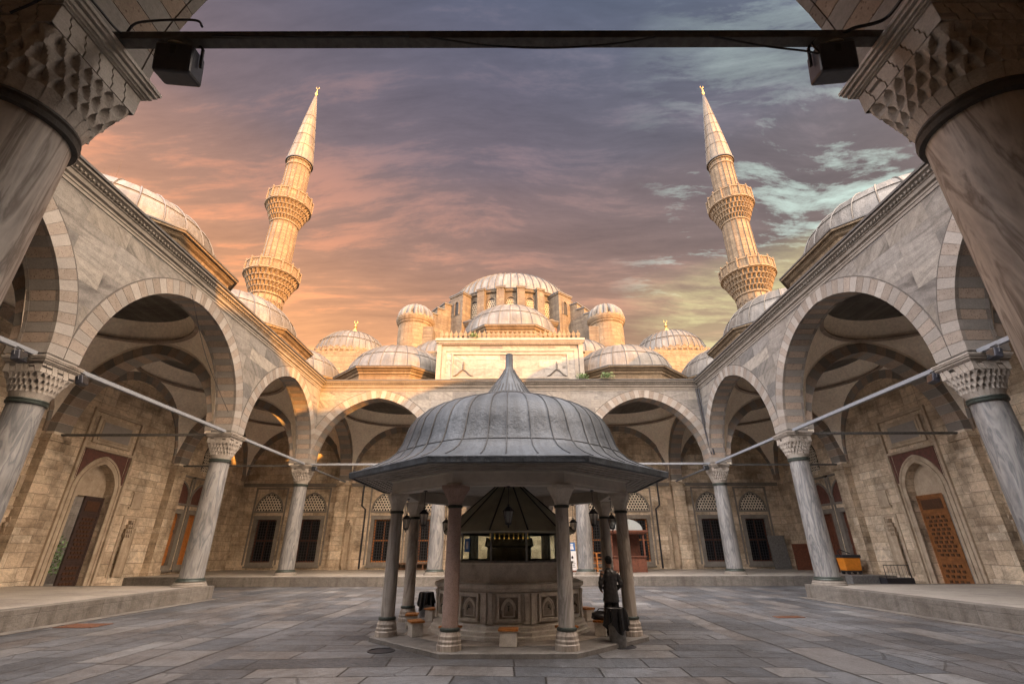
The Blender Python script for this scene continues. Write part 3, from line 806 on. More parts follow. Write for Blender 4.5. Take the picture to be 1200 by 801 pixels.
# ---- far and near porticoes
def far_portico():
    par = empty('portico', (0, 37, 0), 'far portico under the mosque with tall inscribed centre block, latticed windows and low lead domes', 'portico', 'domed porticoes round the courtyard')
    T = TF((0, D), (1, 0), (0, -1))
    arcade(par, T, [-W, -AH, AH, W], -W, W, True)
    TB = TF((0, YB), (1, 0), (0, -1))
    wins = [-20.35, -16.7, -10.55, -7.55, 7.55, 10.55, 16.75, 20.4]
    mb = MB()
    a, h = 1.6, 1.9
    ops = [dict(c=c, sill=1.0, pts=[(-.9, 4.4), (.9, 4.4)]) for c in wins] + [dict(c=0, sill=PT, pts=[(-a, 5.0)] + [(x, 5.0 + z) for x, z in arch_pts(a, h, 10)] + [(a, 5.0)])]
    panel(mb, TB, -XB - 1.3, XB + 1.3, -.01, 13.6, -.8, 0, ops); mb.build('back_wall', M['lime'], par)
    mb = MB(); mb.box(-1.7, 1.7, -.7, -.6, PT, 7.0, 0, TB); mb.box(-.02, .02, -.6, -.57, PT, 4.9, 1, TB); mb.build('door', [M['green'], M['boss']], par)
    for c in wins: back_window(par, TB, c, 'redwood' if abs(c) > 13 else 'orangewood')
    for c in (-13.65, 13.65): niche(par, TB, c, PT + .1, .5, 3.2)
    # string course
    mb = MB(); mb.box(-22.9, 22.9, -.02, .1, 7.02, 7.22, 0, TB); mb.box(-22.9, 22.9, -.02, .06, 6.94, 7.02, 0, TB); mb.build('string_course', M['trim'], par)
    for xc in (-W, -AH, AH, W): transverse(par, TF((xc, D), (0, 1), (1, 0)))
    xs = [-XB, -W, -AH, AH, W, XB]
    for i in range(5):
        xc = (xs[i] + xs[i + 1]) / 2; hx = (xs[i + 1] - xs[i]) / 2 - .42
        if i in (0, 4): xc = (18.75 + .0) * (1 if xc > 0 else -1); hx = 4.15
        vault(par, xc, (D + .5 + YB) / 2, hx, (YB - D - .5) / 2)
        wall_arch(par, TB, xc, min(hx - .15, 4.3))
        if i != 2: portico_dome(par, xc if i in (0, 4) else (-9.4 if xc < 0 else 9.4), 37.2)
    # raised centre: block, frame mouldings, panel, cresting, dome
    mb = MB(); hw = 5.45
    y0 = D - .56
    mb.box(-hw, hw, y0, YB + .4, 12.68, 16.4, 0)
    mb.build('centre_block', M['facade'], par)
    TC = TF((0, y0), (1, 0), (0, -1))
    mb = MB()
    for sg in (-1, 1):
        mb.box(sg * 5.3 - .16, sg * 5.3 + .16, -.05, .12, 12.75, 16.05, 0, TC); mb.box(sg * 4.93 - .14, sg * 4.93 + .14, -.05, .05, 12.75, 15.75, 0, TC)
    mb.box(-hw - .02, hw + .02, -.05, .14, 16.05, 16.2, 0, TC); mb.box(-hw - .1, hw + .1, -.1, .24, 16.2, 16.34, 0, TC); mb.box(-hw - .16, hw + .16, -.15, .34, 16.34, 16.52, 0, TC)
    mb.box(-4.78, 4.78, -.05, .052, 15.56, 15.75, 0, TC)
    for i in range(60):
        x = -5.3 + i * 10.6 / 59; mb.box(x - .045, x + .045, .12, .21, 16.1, 16.2, 0, TC)
    # inscription panel: thin moulded frame, lobed corner pieces
    for b in ((-4.35, 4.35, 15.3, 15.42), (-4.35, 4.35, 13.4, 13.52)): mb.box(b[0], b[1], -.05, .07, b[2], b[3], 0, TC)
    for sg in (-1, 1): mb.box(sg * 4.29 - .06, sg * 4.29 + .06, -.05, .068, 13.52, 15.3, 0, TC)
    for sg in (-1, 1):
        x0 = sg * 3.45
        path = [(x0 - sg * -.75, 13.55), (x0 + sg * .45, 13.72), (x0 + sg * .22, 13.98), (x0, 14.1), (x0 - sg * .02, 14.28), (x0 - sg * .0, 14.5)]
        path2 = [(2 * x0 - x, z) for x, z in path]
        for pth in (path, path2): mb.tube([TC(x, .03, z) for x, z in pth], .06, 5, 1)
        mb.tube([TC(x0, .03, 14.45), TC(x0, .03, 14.75)], [.08, .02], 5, 1)
    mb.build('inscription_frame', [M['trim'], M['dtrim']], par)
    # cresting of leaf-shaped merlons
    mb = MB(); k = 30
    for i in range(k):
        x = -5.35 + (i + .5) * 10.7 / k; w = .15
        out = [(x - w * .7, 16.5), (x - w * .55, 16.72), (x - w, 16.86), (x - w * .95, 17.0), (x - w * .35, 17.08), (x, 17.3), (x + w * .35, 17.08), (x + w * .95, 17.0), (x + w, 16.86), (x + w * .55, 16.72), (x + w * .7, 16.5)]
        mb.prism(out, -.0, .12, TC, 0)
    mb.box(-5.4, 5.4, .0, .1, 16.5, 16.62, 0, TC)
    mb.build('cresting', M['mosque'], par)
    portico_dome(par, 0, 37.2, 16.4, 17.85, 4.35, 4.2, 3.45, k=28)
    roof_slab(par, -24.3, 24.3, D - .1, YB + .3)
    mb = MB()
    for sg in (-1, 1):   # rainwater pipes
        mb.tube([TB(sg * 12.55, .14, 7.6), TB(sg * 12.55, .14, 5.4), TB(sg * 12.2, .14, 5.1), TB(sg * 12.2, .14, .6)], .07, 8)
        mb.build('drainpipe', M['black'], par); mb = MB()
    for xp, rr in ((13.62, .07), (13.45, .05)):
        mb = MB(); mb.tube([T(xp, .58, 12.6), T(xp + .1, .58, 10), T(xp + .3, .58, 7.9)], rr, 8, 0); mb.build('drainpipe', M['black'], par)
    return par

def near_portico():
    par = empty('portico', (0, -1, 0), 'near portico arch overhead, seen from below between its two big capitals', 'portico', 'domed porticoes round the courtyard')
    T = TF((0, C3), (1, 0), (0, 1))
    arcade(par, T, [-W, -NX, NX, W], -W, W, True)
    mb = MB(); mb.box(-XB - 1.3, XB + 1.3, YN - 1, YN, -.01, 13.6); mb.build('back_wall', M['lime'], par)
    for xc in (-W, -NX, NX, W): transverse(par, TF((xc, C3), (0, -1), (1, 0)))
    xs = [-XB, -W, -NX, NX, W, XB]
    for i in range(5):
        xc = (xs[i] + xs[i + 1]) / 2; hx = (xs[i + 1] - xs[i]) / 2 - .42
        if i in (0, 4): xc = 18.75 * (1 if xc > 0 else -1); hx = 4.15
        vault(par, xc, (C3 - .5 + YN) / 2, hx, (C3 - .5 - YN) / 2)
        portico_dome(par, xc, -1.2)
    roof_slab(par, -24.3, 24.3, YN - 1, C3 - .1)
side_portico(-1); side_portico(1); far_portico(); near_portico()

# ------------------------------------------------------------------ columns
def capital_mb(mb, z0, H, r0, h, n=32, tiers=4, m=0):
    """round neck, tiers of corbelled cells growing to a square, tiled band, mouldings"""
    def sq(a): return (h - .03) / max(abs(math.cos(a)), abs(math.sin(a)), .75)
    def rad(a, t): return (r0 + .035) + (sq(a) - r0 - .035) * max(0, min(1, t)) ** 1.05
    jt = random.Random(11)
    za, zb, zt = z0 + H * .15, z0 + H * .60, z0 + H * .83
    # neck band of plain upright stones
    k = 24
    for i in range(k):
        a0, a1 = 2 * PI * (i + .03) / k, 2 * PI * (i + .97) / k
        q = lambda r, z: [(r * math.cos(a), r * math.sin(a), z) for a in (a0, (a0 + a1) / 2, a1)]
        lo, hi, up = q(r0 - .01, z0), q(r0 + .02, z0 + H * .1), q(r0 + .045, za + .01)
        for A_, B_ in ((lo, hi), (hi, up)):
            for j in range(2): mb.face([A_[j], A_[j + 1], B_[j + 1], B_[j]], m)
    mb.lathe([(r0 - .025, z0), (r0 + .0, z0 + H * .1), (r0 + .02, za + .02)], 32, (0, 0, 0), m, cap=False)
    SU, SV = 10, 10
    prev = None
    from mathutils import noise as mn
    for kt in range(tiers):
        t0, t1 = kt / tiers, (kt + 1) / tiers
        z_a, z_b = za + (zb - za) * t0, za + (zb - za) * t1
        grid = []
        for v in range(SV + 1):
            fv = v / SV; ring = []
            for c_ in range(n):
                for u in range(SU):
                    fu = -1 + 2 * u / SU
                    a = 2 * PI * (c_ + (.5 if kt % 2 else 0) + (fu + 1) / 2) / n
                    ro = rad(a, t0) + (rad(a, t1) - rad(a, t0)) * fv ** .55 + .012
                    wd = max(1e-3, (1 - fv ** 2.4)) * .86
                    q = abs(fu) / wd if wd > .02 else 9
                    dep = (1 - q * q) ** .6 if q < 1 else 0.0
                    D_ = (ro - rad(a, max(0, t0 - .02))) * .9 + .055 * h / .6
                    r = ro - D_ * dep * (.55 + .45 * fv) * (1 if fv < .97 else .2)
                    # a small drop hanging at the foot of every rib
                    if fv < .22 and abs(fu) > .7: r += .018 * (1 - fv / .22) * (abs(fu) - .7) / .3
                    p = Vector((r * math.cos(a), r * math.sin(a), z_a + (z_b - z_a) * fv))
                    w_ = mn.noise(p * 9 + Vector((7, 3, 1))) * .010 + mn.noise(p * 26) * .005
                    ring.append((p.x * (1 + w_), p.y * (1 + w_), p.z + (0 if v in (0, SV) else w_ * .6)))
            grid.append(ring)
        N_ = n * SU
        mb.mesh([p for r_ in grid for p in r_], [(j * N_ + i, j * N_ + (i + 1) % N_, (j + 1) * N_ + (i + 1) % N_, (j + 1) * N_ + i) for j in range(SV) for i in range(N_)], m)
        lid = [(rad(2 * PI * i / 48, t1) * math.cos(2 * PI * i / 48) * .86, rad(2 * PI * i / 48, t1) * math.sin(2 * PI * i / 48) * .86, z_b - .002) for i in range(48)]
        big = [(x * 1.17, y * 1.17, z) for x, y, z in lid]
        for i in range(48): j = (i + 1) % 48; mb.face([lid[i], lid[j], big[j], big[i]], m)
    # tiled band with zigzag joints
    hb = h - .045
    mb.box(-hb, hb, -hb, hb, zb - .005, zt + .01, m)
    T4 = 6; H3 = (zt - zb - .02) / 3; g = .008
    for s4 in range(4):
        ca, sa = math.cos(s4 * PI / 2), math.sin(s4 * PI / 2)
        for q in range(T4):
            xa, xb = -h + .01 + q * (2 * h - .02) / T4, -h + .01 + (q + 1) * (2 * h - .02) / T4; d = .032 * h / .6
            da = (0 if q == 0 else d); db = (0 if q == T4 - 1 else d)
            L = [(xa + g, 0), (xa + g, 1), (xa + g + da, 1.35), (xa + g + da, 2), (xa + g + 2 * da, 2.35), (xa + g + 2 * da, 3)]
            Rr = [(xb - g, 0), (xb - g, 1), (xb - g + db, 1.35), (xb - g + db, 2), (xb - g + 2 * db, 2.35), (xb - g + 2 * db, 3)]
            for j in range(5):
                quad = [(L[j][0], zb + .01 + L[j][1] * H3), (Rr[j][0], zb + .01 + Rr[j][1] * H3), (Rr[j + 1][0], zb + .01 + Rr[j + 1][1] * H3), (L[j + 1][0], zb + .01 + L[j + 1][1] * H3)]
                yo = hb + .03; yi = hb - .01
                mb.hexa([(x * ca - yi * sa, x * sa + yi * ca, z) for x, z in quad], [(x * ca - yo * sa, x * sa + yo * ca, z) for x, z in quad], m)
    for (e, fa, fb) in ((.0, .83, .85), (.025, .85, .875), (.05, .875, .91), (.035, .91, .925), (.08, .925, .965), (.10, .965, 1.0)):
        mb.box(-h - e, h + e, -h - e, h + e, z0 + H * fa, z0 + H * fb, m)

def make_column(label, group, rb=.49, rt=.425, mat='marble', tiers=3, hi=.57, n=24):
    c = lempty('marble_column', label, 'column', group)
    z0 = 0.0
    mb = MB(); mb.lathe([(rb + .2, 0), (rb + .2, .05), (rb + .17, .07), (rb + .17, .12), (rb + .13, .15), (rb + .13, .19)], 40)
    mb.build('base', M['white' if False else 'trim'], c, smooth=30)
    mb = MB(); mb.lathe([(rb + .09, .19), (rb + .11, .22), (rb + .09, .26), (rb + .06, .28), (rb + .07, .31), (rb + .03, .34)], 40); mb.build('bronze_ring', M['bronze'], c, smooth=30)
    zt = 6.0 - PT
    mb = MB(); mb.lathe([(rb + .01, .33), (rb, .45), (rb - .004, 1.2), (rb - .02, 2.5), ((rb + rt) / 2 - .005, 3.8), (rt, zt - .12), (rt, zt - .02)], 48); mb.build('shaft', M[mat], c, smooth=40)
    mb = MB(); mb.lathe([(rt + .0, zt - .1), (rt + .05, zt - .09), (rt + .06, zt - .03), (rt + .03, zt - .01), (rt + .05, zt + .02), (rt + .045, zt + .05), (rt, zt + .06)], 40); mb.build('bronze_ring', M['bronze' if mat != 'marble2' else 'dtrim'], c, smooth=30)
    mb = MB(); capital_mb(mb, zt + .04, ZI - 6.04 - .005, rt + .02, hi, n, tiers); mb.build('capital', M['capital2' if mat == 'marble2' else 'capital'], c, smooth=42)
    return c
cols = {}
proto = make_column('grey veined column at the far left corner of the court', 'columns of the courtyard arcades')
spots = [(-W, D, None, 0), (W, D, 'grey veined column at the far right corner of the court, beside the drainpipes', 1),
         (-AH, D, 'far column left of the fountain, between two orange-framed windows', 2), (AH, D, 'far column right of the fountain, beside the white sign', 3),
         (-W, C1, 'column standing on the end of the left step, in front of the orange shutters', .7), (W, C1, 'zigzag-veined column standing on the end of the right step', 2.1),
         (-W, C2, 'column cut by the left picture edge, carrying the left tie rods', 4), (W, C2, 'column cut by the right picture edge, carrying the right tie rods', 5)]
for i, (x, y, lab, rz) in enumerate(spots):
    o = proto if i == 0 else copy_tree(proto)
    o.location = (x, y, PT + .004)
    if lab: o['label'] = lab
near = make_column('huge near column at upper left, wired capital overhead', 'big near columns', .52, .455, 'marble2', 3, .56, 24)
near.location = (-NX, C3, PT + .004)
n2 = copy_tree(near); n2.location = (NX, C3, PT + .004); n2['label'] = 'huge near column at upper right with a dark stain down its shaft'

# ------------------------------------------------------------------ tie rods
def bar(name, a, b, w, mat, label, group, cat='tie rod'):
    a, b = Vector(a), Vector(b); d = (b - a); L = d.length; ang = math.atan2(d.y, d.x)
    mb = MB(); mb.box(0, L, -w / 2, w / 2, -w / 2, w / 2)
    o = mb.build(name, mat, bevel=.008, org=None); o.location = a; o.rotation_euler.z = ang
    return tag(o, label, cat, group)
ZT = 7.34
G1, G2 = 'pale tie rods along the arcades', 'dark tie rods across the porticoes'
for sg, nm in ((-1, 'left'), (1, 'right')):
    x = sg * (W - .2)
    bar('tie_rod', (x, C3 + .5, ZT), (x, C2 - .55, ZT), .13, M['ironpale'], f'pale tie rod running out of the {nm} picture edge', G1)
    bar('tie_rod', (x, C2 + .5, ZT), (x, C1 - .5, ZT), .13, M['ironpale'], f'long slanting pale tie rod of the {nm} arcade, in front of the door', G1)
    bar('tie_rod', (x, C1 + .5, ZT), (x, D - .5, ZT), .13, M['ironpale'], f'short pale tie rod of the {nm} arcade ending at the far corner column', G1)
    x0, x1 = (-W + .5, -AH - .5) if sg < 0 else (AH + .5, W - .5)
    bar('tie_rod', (x0, D - .2, ZT), (x1, D - .2, ZT), .13, M['ironpale'], f'level pale tie rod of the far arcade, {nm} of the fountain roof', G1)
    for yc, w in ((C1, 'above the door'), (D, 'behind the corner column')):
        bar('tie_rod', (sg * (W + .5), yc, ZT - .05), (sg * (XB - .5), yc, ZT - .05), .11, M['iron'], f'dark level tie rod in the {nm} portico, {w}', G2)
for sg, nm in ((-1, 'left'), (1, 'right')):
    bar('tie_rod', (sg * (W - .1), D + .5, ZT - .05), (sg * (W - .1), YB - .5, ZT - .05), .11, M['ironpale'], f'pale tie rod running back to the far wall behind the {nm} corner column', G1)
bar('tie_rod', (-NX + .45, C3, 7.34), (NX - .45, C3, 7.34), .125, M['iron'], 'thick dark tie rod crossing the sky at the top, between the near capitals', None)

# ------------------------------------------------------------------ floodlights
def floodlight(label):
    f = lempty('floodlight', label, 'floodlight', 'floodlights on the tie rods')
    mb = MB(); mb.box(-.2, .2, -.13, .13, -.42, -.06); mb.build('housing', M['navy'], f, bevel=.03)
    mb = MB(); mb.box(-.17, .17, .131, .14, -.39, -.09); mb.build('lens', M['glass'], f)
    mb = MB(); mb.lathe([(.125, -.06), (.125, -.045), (.10, -.04)], 20, (0, -.02, 0)); mb.build('cover_disc', M['cream'], f)
    mb = MB(); mb.tube([(-.23, 0, -.25), (-.23, 0, -.02), (-.15, 0, .08), (.15, 0, .08), (.23, 0, -.02), (.23, 0, -.25)], .018, 6); mb.box(-.03, .03, -.135, -.1305, -.2, -.1); mb.build('bracket', M['black'], f)
    return f
fl = floodlight('black floodlight hung from the left end of the big overhead tie rod')
fl.location = (-3.62, C3 + .02, 7.26); fl.rotation_euler = (R(14), 0, R(6))
for loc, rz, lab, sc in (((3.78, C3 + .02, 7.26), -6, 'black floodlight hung from the right end of the big overhead tie rod', 1),
        ((-W + .32, C2 + 1.0, 7.22), -80, 'small floodlight on the left arcade rod, just past the edge column', .8), ((-W + .32, C2 - 1.1, 7.22), -80, 'small floodlight on the rod at the left picture edge', .8),
        ((W - .32, C2 + 1.0, 7.22), 80, 'small floodlight on the right arcade rod, just past the edge column', .8), ((W - .32, C2 - 1.1, 7.22), 80, 'small floodlight on the rod at the right picture edge', .8),
        ((-W + .9, D - .35, 7.22), 180, 'small floodlight at the far left corner column', .8), ((W - .9, D - .35, 7.22), 180, 'small floodlight at the far right corner column', .8)):
    o = copy_tree(fl); o.location = loc; o.rotation_euler = (R(14), 0, R(rz)); o.scale = (sc,) * 3; o['label'] = lab

# ------------------------------------------------------------------ cables
def cable(pts, r, label, sub=10):
    out = []
    P = [Vector(p) for p in pts]
    for i in range(len(P) - 1):
        p0, p1, p2, p3 = P[max(i - 1, 0)], P[i], P[i + 1], P[min(i + 2, len(P) - 1)]
        for k in range(sub):
            t = k / sub
            out.append(.5 * ((2 * p1) + (p2 - p0) * t + (2 * p0 - 5 * p1 + 4 * p2 - p3) * t * t + (3 * p1 - p0 - 3 * p2 + p3) * t ** 3))
    out.append(P[-1])
    mb = MB(); mb.tube(out, r, 6); return tag(mb.build('cable', M['black'], smooth=60), label, 'cable', 'loose cables on the near arch')
yk = C3 - .1
cable([(-.75, yk, 7.22), (-.1, yk, 7.08), (.55, yk, 7.04), (1.2, yk, 7.09), (1.75, yk, 7.22)], .012, 'thin cable sagging under the middle of the overhead rod')
cable([(2.35, yk, 7.24), (2.9, yk, 7.07), (3.35, yk, 6.98), (3.5, yk, 6.94), (3.47, yk, 7.09), (3.52, yk, 7.18)], .012, 'thin cable sagging into the right floodlight')
cable([(-3.2, yk, 7.26), (-2.0, yk, 7.23), (-1.0, yk, 7.24)], .012, 'thin cable drooping along the left part of the overhead rod')
cable([(-4.34, C3 - .75, 7.30), (-4.31, C3 - .4, 7.34), (-4.29, C3 - .05, 7.38), (-4.1, C3 - .1, 7.5), (-3.5, C3 - .1, 7.54), (-3.36, C3 - .1, 7.42)], .014, 'black cable looped over the left near capital')
cable([(4.36, C3 - .75, 7.32), (4.32, C3 - .45, 7.36), (4.28, C3 - .2, 7.36), (4.0, C3 - .1, 7.36), (3.85, C3, 7.34)], .02, 'thick cable bundle along the right near capital')
cable([(-4.75, C3 - .68, 7.3), (-4.55, C3 - .7, 7.15), (-4.45, C3 - .66, 7.0), (-4.75, C3 - .62, 6.8)], .012, 'dark wire hanging down the face of the left near capital')
cable([(-13.55, 17.3, 12.0), (-13.58, 19.3, 9.9), (-13.6, 21.9, 8.1)], .012, 'pale thin wire slanting across the big left arch')
# ------------------------------------------------------------------ ablution fountain
FX, FY = .05, 14.45
def loft(mb, rows, n, c, m=0, cap=False):
    """rows: (radius, z, w) w = 1 octagonal .. 0 round"""
    vs = []
    for r, z, w in rows:
        for k in range(n):
            a = 2 * PI * k / n
            f = 1 / math.cos(((a + PI / 8) % (PI / 4)) - PI / 8)   # edge midpoints on the axes
            f = 1 / math.cos(((a + PI / 8) % (PI / 4)) - PI / 8)
            rr = r * (1 + (f - 1) * w)
            vs.append((c[0] + rr * math.cos(a), c[1] + rr * math.sin(a), z))
    fs = []; uvs = []
    for i in range(len(rows) - 1):
        for k in range(n):
            fs.append((i * n + k, i * n + (k + 1) % n, (i + 1) * n + (k + 1) % n, (i + 1) * n + k))
            u0, u1 = 2 * PI * 3 * k / n, 2 * PI * 3 * (k + 1) / n
            uvs.append(((u0, rows[i][1]), (u1, rows[i][1]), (u1, rows[i + 1][1]), (u0, rows[i + 1][1])))
    mb.mesh(vs, fs, m, uvs)
def fountain():
    f = empty('fountain', (FX, FY, 0), 'octagonal ablution fountain with wide eaves and bell-shaped lead roof in mid court', 'fountain')
    c0 = (FX, FY, 0); S8 = 1 / math.cos(PI / 8)
    mb = MB(); mb.lathe([(a * S8, z) for a, z in ((3.36, -.005), (3.36, .085), (3.33, .10), (2.2, .10))], 8, c0, 0, cap=False, ph=PI / 8)
    mb.lathe([(2.6 * S8, .07), (2.6 * S8, .104), (.5, .104)], 8, c0, 1, cap=False, ph=PI / 8)
    mb.build('plinth', [M['plinth'], M['fdark']], f)
    # eight slim columns
    mats = ['granite', 'fgrey']
    for k in range(8):
        a = PI / 8 + k * PI / 4; x, y = FX + 3.24 * math.cos(a), FY + 3.24 * math.sin(a)
        mt = M['granite'] if k == 5 else M['cgrey%d' % (k % 2)]
        mb = MB(); mb.lathe([(.172, .50), (.17, .8), (.165, 1.6), (.15, 2.9)], 28, (x, y, 0)); sh = mb.build('column', mt, f, smooth=40)
        mb = MB(); mb.lathe([(.262, .10), (.262, .20), (.245, .22), (.25, .27), (.232, .30), (.235, .36), (.215, .39), (.20, .44)], 28, (x, y, 0)); mb.build('base', M['cgrey1'], sh, smooth=30)
        mb = MB(); mb.lathe([(.2, .44), (.215, .455), (.21, .49), (.18, .51)], 24, (x, y, 0)); mb.build('bronze_ring', M['bronze'], sh, smooth=30); mb = MB(); mb.lathe([(.155, 2.88), (.175, 2.89), (.175, 2.94), (.155, 2.95)], 24, (x, y, 0)); mb.build('bronze_ring', M['bronze'], sh, smooth=30)
        mb = MB()
        # capital: round below, square above, chamfered facets
        n = 16; rows = []
        for j in range(5):
            t = j / 4; ring = []
            for q in range(n):
                b = 2 * PI * q / n; sq = .245 / max(abs(math.cos(b)), abs(math.sin(b)), .74)
                rr = .157 + (sq - .157) * t ** 1.3
                ring.append((x + rr * math.cos(b + a), y + rr * math.sin(b + a), 2.95 + .36 * t))
            rows.append(ring)
        mb.mesh([p for r_ in rows for p in r_], [(j * n + q, j * n + (q + 1) % n, (j + 1) * n + (q + 1) % n, (j + 1) * n + q) for j in range(4) for q in range(n)])
        ca, sa = math.cos(a), math.sin(a)
        mb.box(-.24, .24, -.24, .24, 3.30, 3.385, 0, lambda u, v, w: (x + u * ca - v * sa, y + u * sa + v * ca, w))
        mb.build('capital', M['fgrey'] if k != 5 else M['granite'], sh)
    # beam, soffit, eave
    mb = MB()
    mb.lathe([(a * S8, z) for a, z in ((2.83, 3.72), (2.83, 3.38), (3.15, 3.38), (3.15, 3.43), (3.17, 3.44), (3.17, 3.66), (3.2, 3.67), (3.2, 3.72))], 8, c0, 0, cap=False, ph=PI / 8)
    mb.build('beam', M['fpaint'], f)
    mb = MB(); P = [(3.19, 3.70), (3.32, 3.705)]
    for q in range(5): r_ = 3.32 + q * .165; z_ = 3.70 + q * .011; P += [(r_, z_ + .03), (r_ + .03, z_ + .03), (r_ + .03, z_ - .012), (r_ + .09, z_ - .012), (r_ + .09, z_ + .012), (r_ + .155, z_ + .012)]
    P += [(4.2, 3.77)]
    mb.lathe([(a * S8, z) for a, z in P], 8, c0, 0, cap=False, ph=PI / 8)
    mb.lathe([(a * S8, z) for a, z in ((2.84, 3.70), (2.2, 3.72), (.1, 3.74))], 8, c0, 1, cap=False, ph=PI / 8)
    mb.build('soffit', [M['soffit'], M['soffit']], f)
    mb = MB(); mb.lathe([(a * S8, z) for a, z in ((4.14, 3.72), (4.235, 3.735), (4.24, 3.80), (4.25, 3.86), (4.22, 3.885), (4.1, 3.9))], 8, c0, 0, cap=False, ph=PI / 8)
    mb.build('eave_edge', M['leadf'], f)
    rows = [(4.23, 3.88, 1), (3.95, 3.965, 1), (3.66, 4.10, .9), (3.44, 4.26, .62), (3.3, 4.46, .35), (3.21, 4.72, .15), (3.14, 5.0, .05), (3.05, 5.28, 0), (2.9, 5.50, 0), (2.7, 5.68, 0), (2.42, 5.84, 0), (2.05, 5.995, 0), (1.65, 6.14, 0), (1.2, 6.295, 0), (.9, 6.40, 0), (.78, 6.46, 0), (.68, 6.59, 0), (.55, 6.79, 0), (.38, 7.03, 0), (.22, 7.28, 0), (.155, 7.42, 0), (.125, 7.55, 0), (.12, 7.98, 0), (.05, 8.02, 0), (.005, 8.02, 0)]
    mb = MB(); loft(mb, rows, 64, c0, 0)
    NS = 38
    for i in range(NS):
        a = 2 * PI * (i + .5) / NS + rnd.uniform(-.02, .02)
        path = []
        for r, z, w in rows[1:-4]:
            fct = 1 / math.cos(((a + PI / 8) % (PI / 4)) - PI / 8); rr = r * (1 + (fct - 1) * w) + .012
            if r < .5 and i % 3: break
            path.append((FX + rr * math.cos(a), FY + rr * math.sin(a), z + .008))
        mb.tube(path, .014, 5, 1, cap=False)
    for idx in (4, 12, 14, 15):
        r, z, w = rows[idx]
        ring = []
        for q in range(65):
            a = 2 * PI * q / 64; fct = 1 / math.cos(((a + PI / 8) % (PI / 4)) - PI / 8); rr = r * (1 + (fct - 1) * w) + .008
            ring.append((FX + rr * math.cos(a), FY + rr * math.sin(a), z + .006))
        mb.tube(ring, .012, 5, 1, cap=False)
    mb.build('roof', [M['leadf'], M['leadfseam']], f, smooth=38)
    # twelve-sided basin
    S12 = 1 / math.cos(PI / 12); p12 = PI / 12
    mb = MB(); mb.lathe([(a * S12, z) for a, z in ((2.08, .10), (2.08, .17), (2.02, .19), (2.02, .26), (1.97, .29), (1.97, .36), (1.9, .40), (1.86, .42), (1.86, 1.06), (1.9, 1.08), (1.93, 1.13), (1.98, 1.15), (1.98, 1.23), (1.9, 1.25), (1.74, 1.255), (1.72, 1.27), (1.72, 1.66), (1.75, 1.68), (1.75, 1.71), (1.5, 1.71))], 12, c0, 0, cap=False, ph=p12)
    bs = mb.build('basin', M['fgrey'], f)
    for k in range(12):
        a = k * PI / 6 - PI / 2
        T = (lambda ca, sa: (lambda s_, n_, z_: (FX + (1.86 + n_) * ca - s_ * sa, FY + (1.86 + n_) * sa + s_ * ca, z_)))(math.cos(a), math.sin(a))
        mb = MB()
        for sg in (-1, 1):
            mb.box(sg * .44 - .05, sg * .44 + .05, -.02, .075, .42, 1.06, 0, T); mb.box(sg * .44 - .06, sg * .44 + .06, -.02, .09, .42, .5, 0, T); mb.box(sg * .44 - .06, sg * .44 + .06, -.02, .09, .98, 1.065, 0, T)
            mb.box(sg * .345 - .02, sg * .345 + .02, -.02, .05, .48, 1.03, 0, T); mb.box(sg * .25 - .028, sg * .25 + .028, -.02, .085, .46, 1.04, 0, T)
        mb.box(-.365, .365, -.02, .048, 1.03, 1.062, 0, T); mb.box(-.222, .222, -.02, .083, .97, 1.04, 0, T); mb.box(-.222, .222, -.02, .087, .46, .52, 0, T)
        mb.box(-.221, .221, -.02, .004, .521, .969, 1, T)  # darker backing puts the shade of the recess into the colour
        pts = arch_pts(.15, .23, 6); mb.prism([(-.15, .56)] + [(x, .70 + z) for x, z in pts] + [(.15, .56)], -.02, .03, T, 0)
        pts = arch_pts(.115, .18, 6); mb.prism([(-.115, .58)] + [(x, .70 + z) for x, z in pts] + [(.115, .58)], -.02, .033, T, 1)
        strip(mb, T, 0, .70, .15, .23, 0, .03, -.02, .055, 0, 6)
        mb.build('tap_panel', [M['fgrey'], M['fdark']], bs)
        mb = MB(); mb.tube([T(0, .0, .74), T(0, .10, .745), T(0, .125, .72), T(0, .125, .69)], .014, 6); mb.tube([T(0, .07, .745), T(0, .07, .79)], .01, 6); mb.tube([T(-.03, .07, .79), T(.03, .07, .79)], .008, 6)
        mb.build('tap', M['bronze'], bs)
    mb = MB()
    for k in range(12):
        a = k * PI / 6 + p12; r_ = 1.66 * S12; mb.tube([(FX + r_ * math.cos(a), FY + r_ * math.sin(a), 1.70), (FX + r_ * math.cos(a), FY + r_ * math.sin(a), 2.44)], .025, 4)
    for z in (1.72, 2.42): mb.lathe([(1.63 * S12, z - .03), (1.69 * S12, z - .03), (1.69 * S12, z + .03), (1.63 * S12, z + .03)], 12, c0, cap=False, ph=p12)
    gl = mb.build('glazed_screen', M['steel'], f)
    mb = MB(); mb.lathe([(1.655 * S12, 1.75), (1.655 * S12, 2.39), (1.648 * S12, 2.39), (1.648 * S12, 1.75), (1.655 * S12, 1.75)], 12, c0, cap=False, ph=p12); mb.build('pane', M['clear'], gl)
    mb = MB(); mb.lathe([(a * S12, z) for a, z in ((1.8, 2.40), (1.82, 2.43), (1.8, 2.46), (.08, 3.98), (.02, 4.02))], 12, c0, 0, cap=False, ph=p12)
    for k in range(12):
        a = k * PI / 6 + p12; r_ = 1.81 * S12
        mb.tube([(FX + r_ * math.cos(a), FY + r_ * math.sin(a), 2.46), (FX + .08 * math.cos(a), FY + .08 * math.sin(a), 3.99)], .022, 4, 1)
    mb.build('inner_roof', [M['tarp'], M['leadfseam']], f)
